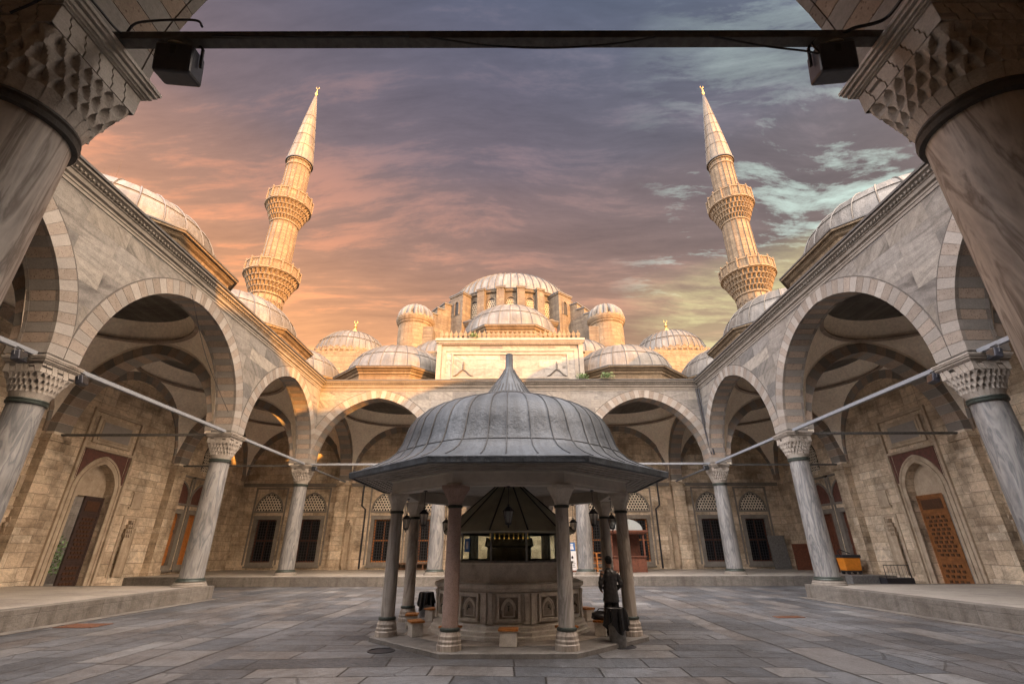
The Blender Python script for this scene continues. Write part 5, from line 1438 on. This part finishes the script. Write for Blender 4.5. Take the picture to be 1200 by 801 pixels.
# ------------------------------------------------------------------ furniture of the portico
def kiosk():
    k = empty('kiosk', (8.3, 36.6, PT), 'red-brown wooden kiosk with a pale arched canopy beside the right far column', 'kiosk')
    x0, x1, y0, y1 = 7.1, 9.5, 35.8, 37.4; z = PT + .004
    mb = MB(); mb.box(x0, x1, y0, y1, z, z + .95); mb.box(x0 - .06, x1 + .06, y0 - .12, y1, z + .95, z + 1.02)
    for i in range(4): mb.box(x0 + .08 + i * .58, x0 + .58 + i * .58, y0 - .03, y0, z + .12, z + .85)
    mb.build('counter', M['redwood'], k, bevel=.01)
    mb = MB()
    for x in (x0 + .06, (x0 + x1) / 2, x1 - .06):
        for y in (y0 + .06, y1 - .06): mb = MB(); mb.box(x - .06, x + .06, y - .06, y + .06, z + 1.02, z + 2.55); mb.build('post', M['redwood'], k)
    mb = MB(); mb.box(x0 + .13, x1 - .13, y1 - .09, y1 - .04, z + 1.03, z + 2.54); mb.build('back_panel', M['redwood'], k)
    mb = MB(); mb.box(x0 - .25, x1 + .25, y0 - .25, y1 + .1, z + 2.55, z + 2.7); mb.box(x0 - .15, x1 + .15, y0 - .15, y1, z + 2.45, z + 2.55); mb.build('roof', M['redwood'], k, bevel=.02)
    mb = MB(); n = 12
    for i in range(n):
        a0, a1 = PI * i / n, PI * (i + 1) / n; cx = (x0 + x1) / 2
        for ya, yb in ((y0, y1),):
            mb.face([(cx + 1.15 * math.cos(a0), ya, z + 2.71 + .75 * math.sin(a0)), (cx + 1.15 * math.cos(a1), ya, z + 2.71 + .75 * math.sin(a1)), (cx + 1.15 * math.cos(a1), yb, z + 2.71 + .75 * math.sin(a1)), (cx + 1.15 * math.cos(a0), yb, z + 2.71 + .75 * math.sin(a0))])
    mb.face([((x0 + x1) / 2 + 1.15 * math.cos(PI * i / n), y0 + .02, z + 2.71 + .75 * math.sin(PI * i / n)) for i in range(n + 1)])
    mb.build('canopy', M['canopy'], k, smooth=40)
M['canopy'] = plain('pale_canopy_sheet', (.36, .40, .40), .35, 0, .1)
kiosk()
# slatted wooden rack left of the kiosk
rk = empty('shoe_rack', (6.2, 36.8, PT), 'low orange slatted rack beside the kiosk, behind the far right column', 'rack')
mb = MB()
for x in (5.55, 6.15, 6.75):
    for y in (36.4, 36.85): mb = MB(); mb.box(x - .035, x + .035, y - .035, y + .035, PT, PT + 1.25); mb.build('post', M['orangewood'], rk)
for z in (.2, .55, .9, 1.22):
    mb = MB()
    for i in range(4): mb.box(5.5, 6.8, 36.37 + i * .13, 36.46 + i * .13, PT + z, PT + z + .035)
    mb.build('shelf', M['orangewood'], rk)
for i, (xa, xb, lab) in enumerate(((-9.0, -5.6, 'long dark wooden rack against the wall under the left latticed windows'), )):
    bn = empty('shoe_rack', ((xa + xb) / 2, 41.1, PT), lab, 'rack')
    mb = MB(); mb.box(xa, xb, 40.75, 41.35, PT + .42, PT + .5); mb.box(xa, xb, 40.75, 41.35, PT + .05, PT + .1); mb.build('shelf', M['wood'], bn)
    for k in range(6):
        x = xa + .04 + k * (xb - xa - .08) / 5; mb = MB(); mb.box(x - .04, x + .04, 40.76, 41.34, PT, PT + .42); mb.build('leg', M['wood'], bn)
# white notice stand
sg_ = empty('information_sign', (4.45, 36.9, PT), 'white notice stand with a blue pictogram, left of the far right column', 'sign')
mb = MB(); mb.box(4.15, 4.75, 36.85, 36.92, PT + .1, PT + 1.35); mb.build('board', M['white'], sg_, bevel=.01)
mb = MB(); mb.box(4.22, 4.68, 36.855, 36.915, PT + 1.36, PT + 1.92); mb.build('pictogram_plate', M['blue'], sg_)
mb = MB(); T = TF((4.45, 36.853), (1, 0), (0, -1))
mb.prism([(.10 * math.cos(q * PI / 6), PT + 1.78 + .06 * math.sin(q * PI / 6)) for q in range(12)], 0, .006, T); mb.prism([(-.13, PT + 1.46), (.13, PT + 1.46), (.09, PT + 1.7), (-.09, PT + 1.7)], 0, .006, T); mb.build('pictogram', M['white'], sg_)
mb = MB(); mb.prism([(-.06, PT + .85), (.06, PT + .85), (.08, PT + .95), (.0, PT + 1.06), (-.08, PT + .95)], 0, .006, T)
for q in range(4): mb.box(-.2, .2 - .05 * (q % 2), .0, .006, PT + .3 + q * .11, PT + .335 + q * .11, 0, T)
mb.build('print', M['black'], sg_)
mb = MB(); mb.box(4.1, 4.8, 36.75, 37.0, PT + .004, PT + .1); mb.build('foot', M['redwood'], sg_)
# right corner
def leaning(name, x0, x1, y, z1, lean, mat, label, cat, th=.05, batt=True):
    p = empty(name, ((x0 + x1) / 2, y, PT), label, cat)
    T = lambda s_, n_, z_: (s_, y + n_ + (z_ - PT) * lean, z_)
    mb = MB(); mb.box(x0, x1, -th, 0, PT + .005, z1, 0, T); mb.build('sheet', M[mat], p)
    mb = MB()
    for x in (x0 + .05, x1 - .05): mb.box(x - .05, x + .05, -th - .02, -th, PT + .005, z1, 0, T)
    for zz in (PT + .06, (PT + z1) / 2, z1 - .05): mb.box(x0 + .1, x1 - .1, -th - .022, -th, zz - .05, zz + .05, 0, T)
    mb.build('frame', M[mat], p)
leaning('metal_panel', 21.0, 22.35, 41.0, 3.0, .12, 'steel', 'grey sheet panel leaning on the wall in the far right corner', 'panel')
leaning('wooden_screen', 21.6, 22.75, 38.9, 2.35, .05, 'redwood', 'red-brown boarded screen standing left of the zigzag column', 'screen')
fr = empty('folding_barrier', (21.9, 35.0, PT), 'tall narrow red wooden frame standing right of the zigzag column', 'barrier')
mb = MB(); T = lambda s_, n_, z_: (21.55 + s_, 35.0 + n_, z_)
mb.box(0, .09, -.05, .05, PT + .004, 2.45, 0, T); mb.build('post', M['redwood'], fr); mb = MB(); mb.box(.65, .74, -.05, .05, PT + .004, 2.45, 0, T); mb.build('post', M['redwood'], fr)
mb = MB()
for zz in (.75, 1.5, 2.35): mb.box(.09, .65, -.04, .04, zz, zz + .09, 0, T)
mb.box(.09, .65, -.015, .015, .84, 1.5, 0, T); mb.build('rail', M['redwood'], fr)
ct = empty('cleaning_cart', (21.3, 32.4, PT), 'orange cleaning cart on small wheels with a black handle', 'cart')
mb = MB(); mb.hexa([(20.9, 32.1, PT + .22), (21.85, 32.1, PT + .22), (21.85, 32.75, PT + .22), (20.9, 32.75, PT + .22)], [(20.85, 32.05, PT + .95), (21.9, 32.05, PT + .95), (21.9, 32.8, PT + .95), (20.85, 32.8, PT + .95)]); mb.build('tub', M['orange'], ct, bevel=.04)
mb = MB(); mb.box(20.82, 21.93, 32.02, 32.83, PT + .95, PT + 1.12); mb.tube([(20.75, 32.1, PT + 1.0), (20.6, 32.1, PT + 1.3), (20.75, 32.1, PT + 1.42), (21.4, 32.15, PT + 1.18)], .03, 8); mb.box(20.9, 21.85, 32.12, 32.72, PT + .15, PT + .22); mb.build('lid', M['black'], ct, bevel=.02)
for x in (21.02, 21.74):
    for y in (32.16, 32.68):
        mb = MB(); mb.tube([(x, y - .04, PT + .11), (x, y + .04, PT + .11)], .105, 14); mb.build('wheel', M['black'], ct)
bx_ = empty('equipment_case', (20.2, 29.9, 0), 'low grey case with a small blue light, on the ground by the right far step', 'case')
mb = MB(); mb.box(19.45, 21.0, 29.6, 30.2, .02, .62); mb.build('body', M['steel'], bx_, bevel=.03)
mb = MB(); mb.lathe([(.035, 0), (.03, .02), (.005, .03)], 12, (0, 0, 0)); 
o = mb.build('indicator', M['bluelight'] if 'bluelight' in M else M['blue'], bx_); o.location = (.4, -.31, .3); o.rotation_euler = (R(90), 0, 0)
el = empty('folded_scaffold', (21.7, 29.4, 0), 'black folded trolley with a wire rail lying before the right doorway', 'trolley')
mb = MB(); mb.box(21.05, 22.6, 29.1, 29.8, .18, .5); mb.build('deck', M['black'], el, bevel=.02)
mb = MB(); mb.tube([(21.1, 29.15, .5), (21.1, 29.15, 1.15), (22.5, 29.15, 1.15), (22.5, 29.15, .5)], .025, 6)
for i in range(1, 7): mb.tube([(21.1 + i * .2, 29.15, .5), (21.1 + i * .2, 29.15, 1.15)], .01, 5)
mb.build('rail', M['black'], el)
for x in (21.2, 22.4):
    for y in (29.2, 29.7):
        mb = MB(); mb.tube([(x, y - .04, .1), (x, y + .04, .1)], .1, 12); mb.build('wheel', M['black'], el)
gb = empty('waste_bin', (22.35, 21.6, PT), 'dark green plastic bin against the wall right of the brown door', 'bin')
mb = MB(); q = lambda h, z: [(22.35 - h, 21.6 - h, z), (22.35 + h, 21.6 - h, z), (22.35 + h, 21.6 + h, z), (22.35 - h, 21.6 + h, z)]
mb.hexa(q(.29, PT + .06), q(.36, PT + .95)); mb.build('body', M['green'], gb, bevel=.03)
mb = MB(); mb.hexa(q(.38, PT + .95), q(.39, PT + 1.0)); mb.hexa(q(.36, PT + 1.0), q(.2, PT + 1.06)); mb.build('lid', M['black'], gb, bevel=.015)
mb = MB(); mb.tube([(22.1, 21.35, PT + .06), (22.6, 21.35, PT + .06)], .06, 10); mb.build('wheel', M['black'], gb)

# ------------------------------------------------------------------ plants
def tuft(x, y, z, s, label, seed):
    r2 = random.Random(seed); mb = MB()
    for i in range(130):
        a = r2.uniform(0, 2 * PI); e = r2.uniform(-.3, 1.2); L = s * r2.uniform(.3, 1)
        p = Vector((x, y, z)) + Vector((math.cos(a) * math.cos(e) * L, math.sin(a) * math.cos(e) * L * .6 - .05, math.sin(e) * L * .75))
        u = Vector((r2.uniform(-1, 1), r2.uniform(-1, 1), r2.uniform(-1, 1))).normalized() * s * .16; v = u.orthogonal().normalized() * s * .07
        mb.face([p - u, p - v, p + u, p + v])
    for i in range(8):
        a = r2.uniform(0, 2 * PI); mb.tube([(x, y, z - .05), (x + math.cos(a) * s * .5, y + math.sin(a) * s * .3, z + s * .5)], .012, 4)
    return tag(mb.build('plant', M['leaf'], recalc=False), label, 'plant', 'wild plants on the ledges')
tuft(5.25, 31.85, 13.35, .55, 'green wild plant on the ledge right of the inscribed block, next to its edge', 3)
tuft(7.0, 31.6, 13.3, .6, 'green wild plant drooping from the cornice under the right low dome', 5)
tuft(-2.75, 31.7, 16.6, .42, 'small green plant on top of the inscribed block, under the cresting', 8)
def bare_tree(x, y, h, label, seed):
    r2 = random.Random(seed); t = empty('bare_tree', (x, y, 0), label, 'tree')
    tr, cr = MB(), MB()
    def grow(p, d, L, r, lev):
        pts = [p]; q = p
        for i in range(4):
            d = (d + Vector((r2.uniform(-.16, .16), r2.uniform(-.16, .16), r2.uniform(-.04, .1)))).normalized(); q = q + d * L / 4; pts.append(q)
        (tr if lev < 2 else cr).tube(pts, [r * (1 - .12 * i) for i in range(5)], 6 if lev < 3 else 3)
        if lev >= 6: return
        for k in range(3 if lev < 4 else 2):
            nd_ = (d + Vector((r2.uniform(-.75, .75), r2.uniform(-.75, .75), r2.uniform(-.1, .5)))).normalized()
            grow(pts[r2.choice((2, 3, 4, 4))], nd_, L * r2.uniform(.62, .8), r * .55, lev + 1)
    grow(Vector((x, y, -.1)), Vector((0, 0, 1)), h * .34, .38, 0)
    tr.build('trunk', M['bark'], t, recalc=False); cr.build('crown', M['bark'], t, recalc=False)
bare_tree(-35.0, 24.6, 27, 'bare winter tree whose top twigs show above the left roofline', 12)
# greenery and garden wall seen through the open left door
bw_ = empty('garden_wall', (-30.5, 27, 0), 'grey rubble garden wall outside the open left door', 'wall')
mb = MB(); mb.box(-31, -30.5, 18, 46, -.02, 7.2); mb.box(-31.1, -30.4, 18, 46, 7.2, 7.4); mb.build('masonry', M['step'], bw_)
def shrub(x, y, h, label, seed):
    r2 = random.Random(seed); s = empty('shrub', (x, y, 0), label, 'shrub', 'shrubs outside the left door'); mb = MB()
    for i in range(1300):
        f = r2.random() ** .5; a = r2.uniform(0, 2 * PI); e = math.asin(r2.uniform(-.6, 1)); rr = h * .5 * f * (1 + .2 * math.sin(3 * a + seed))
        p = Vector((x + rr * math.cos(a) * math.cos(e), y + rr * math.sin(a) * math.cos(e), h * .5 + rr * math.sin(e)))
        u = Vector((r2.uniform(-1, 1), r2.uniform(-1, 1), r2.uniform(-1, 1))).normalized() * .09; v = u.orthogonal().normalized() * .045
        mb.face([p - u, p - v, p + u, p + v])
    mb.build('foliage', M['leaf'], s, recalc=False)
    mb = MB(); mb.tube([(x, y, -.02), (x, y, h * .5)], [.06, .03], 6); mb.build('stem', M['bark'], s)
shrub(-27.6, 29.2, 1.9, 'green shrub glimpsed through the open left door, lower one', 2)
shrub(-29.3, 31.6, 2.9, 'green shrub glimpsed through the open left door, taller one behind', 6)

# ------------------------------------------------------------------ the man by the fountain
def fuse(mb, name, mats, par, vox, pick=None, disp=None, it=4):
    """overlapping shapes melted into one continuous surface"""
    o = mb.build('tmp', M['skin'], None)
    r = o.modifiers.new('r', 'REMESH'); r.mode = 'VOXEL'; r.voxel_size = vox; r.use_smooth_shade = True
    sm = o.modifiers.new('s', 'SMOOTH'); sm.factor = .5; sm.iterations = it
    dg = bpy.context.evaluated_depsgraph_get(); dg.update()
    me = bpy.data.meshes.new_from_object(o.evaluated_get(dg)); bpy.data.objects.remove(o)
    me.materials.clear()
    for m in mats: me.materials.append(m)
    if disp:
        for v in me.vertices: v.co += v.normal * disp(v.co)
    for f in me.polygons: f.material_index = pick(f.center) if pick else 0; f.use_smooth = True
    ob = bpy.data.objects.new(name, me); COL.objects.link(ob); ob.parent = par; return ob
def oval(mb, rows, n=24):
    """rows: (cx, cy, z, rx, ry)"""
    vs = [(cx + rx * math.cos(2 * PI * k / n), cy + ry * math.sin(2 * PI * k / n), z) for cx, cy, z, rx, ry in rows for k in range(n)]
    L = len(rows)
    mb.mesh(vs, [(j * n + k, j * n + (k + 1) % n, (j + 1) * n + (k + 1) % n, (j + 1) * n + k) for j in range(L - 1) for k in range(n)] + [tuple(reversed(range(n))), tuple((L - 1) * n + k for k in range(n))])
def person():
    from mathutils import noise as mn
    p = lempty('person', 'man in a black jacket seen from behind, between steel bin and fountain column', 'person')
    mb = MB()
    # head: skull, jaw, nose, brow, ears, neck
    oval(mb, [(0, .0, 1.515, .035, .03), (0, .035, 1.535, .058, .07), (0, .03, 1.58, .07, .088), (0, .02, 1.64, .077, .098), (0, .012, 1.69, .078, .1), (0, .008, 1.73, .066, .085), (0, .005, 1.757, .04, .05), (0, .005, 1.765, .012, .015)])
    oval(mb, [(0, -.005, 1.36, .075, .06), (0, .0, 1.46, .062, .06), (0, .01, 1.55, .056, .058)])
    mb.tube([(0, .105, 1.665), (0, .135, 1.625), (0, .115, 1.61)], [.01, .017, .013], 8); mb.tube([(-.03, .11, 1.585), (.03, .11, 1.585)], .011, 8)
    for sg in (-1, 1): mb.tube([(sg * .078, .0, 1.66), (sg * .094, -.01, 1.645), (sg * .08, .005, 1.6)], [.012, .017, .01], 8)
    # trunk and legs
    oval(mb, [(0, 0, .80, .12, .09), (0, 0, .92, .155, .11), (0, 0, 1.05, .14, .1), (0, 0, 1.2, .15, .105), (0, -.01, 1.34, .165, .11), (0, -.01, 1.42, .12, .08), (0, 0, 1.46, .07, .06)])
    for sg in (-1, 1):
        mb.tube([(sg * .09, 0, .88), (sg * .1, .01, .7), (sg * .105, .02, .5), (sg * .11, -.01, .3), (sg * .112, -.015, .09)], [.092, .082, .058, .056, .04], 14)
        mb.tube([(sg * .112, -.05, .055), (sg * .118, .05, .05), (sg * .125, .15, .035)], [.042, .042, .03], 10)
        mb.tube([(sg * .17, -.01, 1.41), (sg * .225, -.04, 1.28), (sg * .25, -.055, 1.13), (sg * .225, .06, 1.05), (sg * .195, .15, 1.0)], [.06, .05, .043, .038, .029], 12)
        # palm, four fingers, thumb
        mb.tube([(sg * .195, .14, 1.0), (sg * .18, .19, .985), (sg * .165, .235, .975)], [.028, .036, .034], 12)
        for q in range(4):
            L = (.062, .075, .07, .055)[q]; o_ = (q - 1.5) * .02
            mb.tube([(sg * .168, .225, .978 + o_), (sg * .155, .25 + L * .25, .972 + o_ * 1.1), (sg * .135, .25 + L * .55, .955 + o_ * 1.1), (sg * .112, .245 + L * .5, .94 + o_)], [.0105, .0098, .009, .0075], 8)
        mb.tube([(sg * .178, .17, 1.01), (sg * .152, .205, 1.03), (sg * .13, .245, 1.025)], [.014, .0115, .009], 8)
    fuse(mb, 'body', [M['skin'], M['cloth']], p, .0075, lambda c: 1 if c.z < .93 and abs(c.y) < .14 else 0, None, 2)
    mb = MB()
    oval(mb, [(0, .0, .73, .20, .155), (0, 0, .80, .2, .155), (0, 0, .95, .188, .145), (0, 0, 1.08, .178, .135), (0, 0, 1.2, .182, .138), (0, -.01, 1.33, .196, .135), (0, -.01, 1.41, .165, .105), (0, -.005, 1.455, .1, .085), (0, .0, 1.5, .078, .075)])
    for sg in (-1, 1): mb.tube([(sg * .12, -.01, 1.385), (sg * .19, -.02, 1.345), (sg * .24, -.045, 1.24), (sg * .27, -.06, 1.12), (sg * .255, .0, 1.075), (sg * .225, .08, 1.04), (sg * .2, .135, 1.005)], [.05, .066, .064, .06, .056, .052, .046], 14)
    def folds(c):
        w = mn.noise(Vector((c.x * 7, c.y * 7, c.z * 3.4))) * .016 + mn.noise(Vector((c.x * 17 + 3, c.y * 17, c.z * 7))) * .008
        return w + .006 * math.sin(c.z * 55 + c.x * 20) * (1 if abs(c.x) > .19 else .25)
    fuse(mb, 'jacket', [M['jacket']], p, .011, None, folds, 3)
    mb = MB()
    oval(mb, [(0, .0, .78, .15, .12), (0, 0, .88, .165, .125), (0, 0, .96, .155, .12)])
    for sg in (-1, 1): mb.tube([(sg * .085, 0, .84), (sg * .1, .01, .68), (sg * .108, .02, .5), (sg * .112, .0, .3), (sg * .115, -.005, .12), (sg * .115, -.005, .075)], [.098, .096, .08, .074, .072, .07], 14)
    fuse(mb, 'trousers', [M['cloth']], p, .011, None, lambda c: mn.noise(Vector((c.x * 12, c.y * 12, c.z * 5))) * .012, 3)
    mb = MB(); oval(mb, [(0, -.045, 1.59, .066, .05), (0, -.02, 1.64, .083, .088), (0, -.0, 1.70, .087, .106), (0, .005, 1.745, .074, .092), (0, .0, 1.775, .046, .058), (0, .0, 1.783, .014, .018)])
    fuse(mb, 'hair', [M['hair']], p, .009, None, lambda c: mn.noise(c * 40) * .007, 2)
    for sg in (-1, 1):
        mb = MB(); mb.tube([(sg * .115, -.075, .055), (sg * .115, -.03, .06), (sg * .12, .06, .055), (sg * .126, .16, .04), (sg * .127, .185, .035)], [.03, .05, .05, .042, .022], 12)
        fuse(mb, 'shoe', [M['black']], p, .009, None, None, 2)
        mb = MB(); mb.lathe([(.002, -.012), (.009, -.007), (.012, 0), (.009, .007), (.002, .012)], 10); o = mb.build('eye', M['white'], p); o.location = (sg * .032, .108, 1.655)
    return p
pp = person(); pp.location = (2.57, 13.02, .104); pp.rotation_euler.z = R(8); pp.scale = (.98, .98, .985)

# ------------------------------------------------------------------ light and sky
SUN_AZ, SUN_EL = 43.0, 8.4      # degrees right of straight-behind; height
sd = Vector((math.sin(R(SUN_AZ)) * math.cos(R(SUN_EL)), -math.cos(R(SUN_AZ)) * math.cos(R(SUN_EL)), math.sin(R(SUN_EL))))
sun = bpy.data.objects.new('sun', bpy.data.lights.new('sun', 'SUN')); COL.objects.link(sun)
sun.data.energy = 2.3; sun.data.angle = R(.6); sun.data.color = (1.0, .42, .085)
sun.rotation_euler = sd.to_track_quat('Z', 'Y').to_euler()
w = bpy.data.worlds.new('World'); scene.world = w; w.use_nodes = True; t = w.node_tree; t.nodes.clear()
out = t.nodes.new('ShaderNodeOutputWorld')
sky = nd(t, 'ShaderNodeTexSky', sky_type='NISHITA', sun_disc=False, sun_elevation=R(SUN_EL), sun_rotation=math.atan2(sd.x, sd.y), altitude=50, air_density=1.2, dust_density=2.0, ozone_density=1.5)
bg1 = nd(t, 'ShaderNodeBackground', {'Color': sky.outputs[0], 'Strength': .05})
g = nd(t, 'ShaderNodeTexCoord').outputs['Generated']
sx = nd(t, 'ShaderNodeSeparateXYZ', {0: g}); X, Y, Z = sx.outputs
zz = math_(t, 'ADD', math_(t, 'MAXIMUM', Z, 0.0), .16)
P2 = nd(t, 'ShaderNodeCombineXYZ', {0: math_(t, 'DIVIDE', X, zz), 1: math_(t, 'DIVIDE', Y, zz), 2: 0.0}).outputs[0]
warp = nd(t, 'ShaderNodeTexNoise', {'Vector': P2, 'Scale': .9, 'Detail': 3}).outputs[1]
P3 = nd(t, 'ShaderNodeVectorMath', {0: P2, 1: nd(t, 'ShaderNodeVectorMath', {0: warp, 'Scale': .35}, operation='SCALE').outputs[0]}, operation='ADD').outputs[0]
n1 = noise(t, mapping(t, P3, (1.0, 2.6, 1), (0, 0, R(8)), (3.1, 1.7, 0)), 1.5, 12, .68, .2)
n2 = noise(t, mapping(t, P3, (.75, 3.2, 1), (0, 0, R(-4)), (9.3, 4.1, 0)), 2.3, 12, .66, .15)
n4 = noise(t, mapping(t, P3, (1.0, 4.2, 1), (0, 0, R(3)), (2.3, 8.1, 0)), 5.2, 10, .7, .1)
n3 = noise(t, mapping(t, P2, (.35, .8, 1), (0, 0, 0), (1.3, 6.1, 0)), 1.1, 5, .55)
# side: 0 at the left of the mosque, 1 at the right
side = nd(t, 'ShaderNodeMapRange', {'Value': X, 'From Min': -.5, 'From Max': .5}).outputs[0]
low_ = ramp(t, side, [(0, (.165, .069, .025)), (.5, (.112, .053, .027)), (1, (.066, .041, .030))])
mid_ = ramp(t, side, [(0, (.040, .0255, .0255)), (.5, (.036, .0256, .0295)), (1, (.032, .028, .034))])
top_ = ramp(t, side, [(0, (.0195, .0178, .026)), (.5, (.0185, .0192, .030)), (1, (.0195, .027, .042))])
c1 = mixc(t, ramp(t, Z, [(.40, 0.0), (.55, .6), (.70, 1.0)]), low_, mid_)
c1 = mixc(t, ramp(t, Z, [(.66, 0.0), (.87, 1.0)]), c1, top_)
cl = math_(t, 'ADD', math_(t, 'MULTIPLY', n2, .7), math_(t, 'MULTIPLY', n4, .3))
warm = mixc(t, side, (1.75, 1.42, 1.2), (1.45, 1.4, 1.38))
c1 = mixc(t, 1.0, c1, ramp(t, cl, [(.36, .74), (.46, .9), (.52, 1.0)]), 'MULTIPLY')
c1 = mixc(t, ramp(t, cl, [(.515, 0.0), (.60, .8), (.68, 1.0)]), c1, mixc(t, 1.0, c1, warm, 'MULTIPLY'))
c1 = mixc(t, 1.0, c1, ramp(t, n3, [(.3, .78), (.7, 1.24)]), 'MULTIPLY')
c1 = mixc(t, 1.0, c1, (.90, .91, .86), 'MULTIPLY')
gq = math_(t, 'ADD', math_(t, 'MULTIPLY', n1, .72), math_(t, 'MULTIPLY', n4, .28))
gapm = math_(t, 'MULTIPLY', ramp(t, gq, [(.535, 0.0), (.575, .5), (.65, 1.0)]), math_(t, 'MULTIPLY', ramp(t, side, [(.70, 0.0), (.86, .95)]), ramp(t, Z, [(.38, 1.0), (.62, .9), (.70, .25), (.9, .3)])))
gapc = mixc(t, ramp(t, Z, [(.40, 0.0), (.52, 1.0)]), (.125, .112, .054), (.100, .124, .110))
c1 = mixc(t, gapm, c1, gapc)
ylw = math_(t, 'MULTIPLY', ramp(t, gq, [(.44, .25), (.54, 1.0)]), math_(t, 'MULTIPLY', ramp(t, side, [(.72, 0.0), (.86, 1.0)]), ramp(t, Z, [(.40, 1.0), (.46, .75), (.52, 0.0)])))
c1 = mixc(t, math_(t, 'MULTIPLY', ylw, .85), c1, (.118, .104, .050))
# added fill light: unseen sky overhead, behind and beside raised, warmer round the sun
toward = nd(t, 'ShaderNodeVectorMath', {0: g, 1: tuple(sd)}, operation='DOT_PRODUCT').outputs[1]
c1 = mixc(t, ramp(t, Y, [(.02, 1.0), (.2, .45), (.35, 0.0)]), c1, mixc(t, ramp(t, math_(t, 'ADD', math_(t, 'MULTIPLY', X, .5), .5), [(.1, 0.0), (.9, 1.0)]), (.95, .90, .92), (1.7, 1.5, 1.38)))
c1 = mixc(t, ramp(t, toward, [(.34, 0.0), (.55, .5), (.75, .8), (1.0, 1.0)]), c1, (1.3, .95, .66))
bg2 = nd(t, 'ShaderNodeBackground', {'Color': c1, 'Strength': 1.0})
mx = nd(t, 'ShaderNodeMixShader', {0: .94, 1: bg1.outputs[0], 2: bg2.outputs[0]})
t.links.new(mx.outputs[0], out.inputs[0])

# ------------------------------------------------------------------ camera and view
cam = bpy.data.objects.new('camera', bpy.data.cameras.new('camera')); COL.objects.link(cam)
cam.data.sensor_width = 36; cam.data.lens = 544.2 / 1200 * 36; cam.data.clip_end = 5000; cam.data.clip_start = .05
cam.matrix_world = Matrix.Translation((.144, 0, 2.007)) @ Matrix.Rotation(R(90 + 24.04), 4, 'X') @ Matrix.Rotation(R(-.14), 4, 'Z')
scene.camera = cam
for o in bpy.data.objects:
    if '_w' in o: del o['_w']
scene.view_settings.view_transform = 'Standard'; scene.view_settings.look = 'None'; scene.view_settings.exposure = 2.92; scene.view_settings.gamma = 1
scene.render.engine = 'CYCLES'; scene.cycles.use_denoising = True; scene.cycles.max_bounces = 8; scene.cycles.diffuse_bounces = 7; scene.cycles.transparent_max_bounces = 8
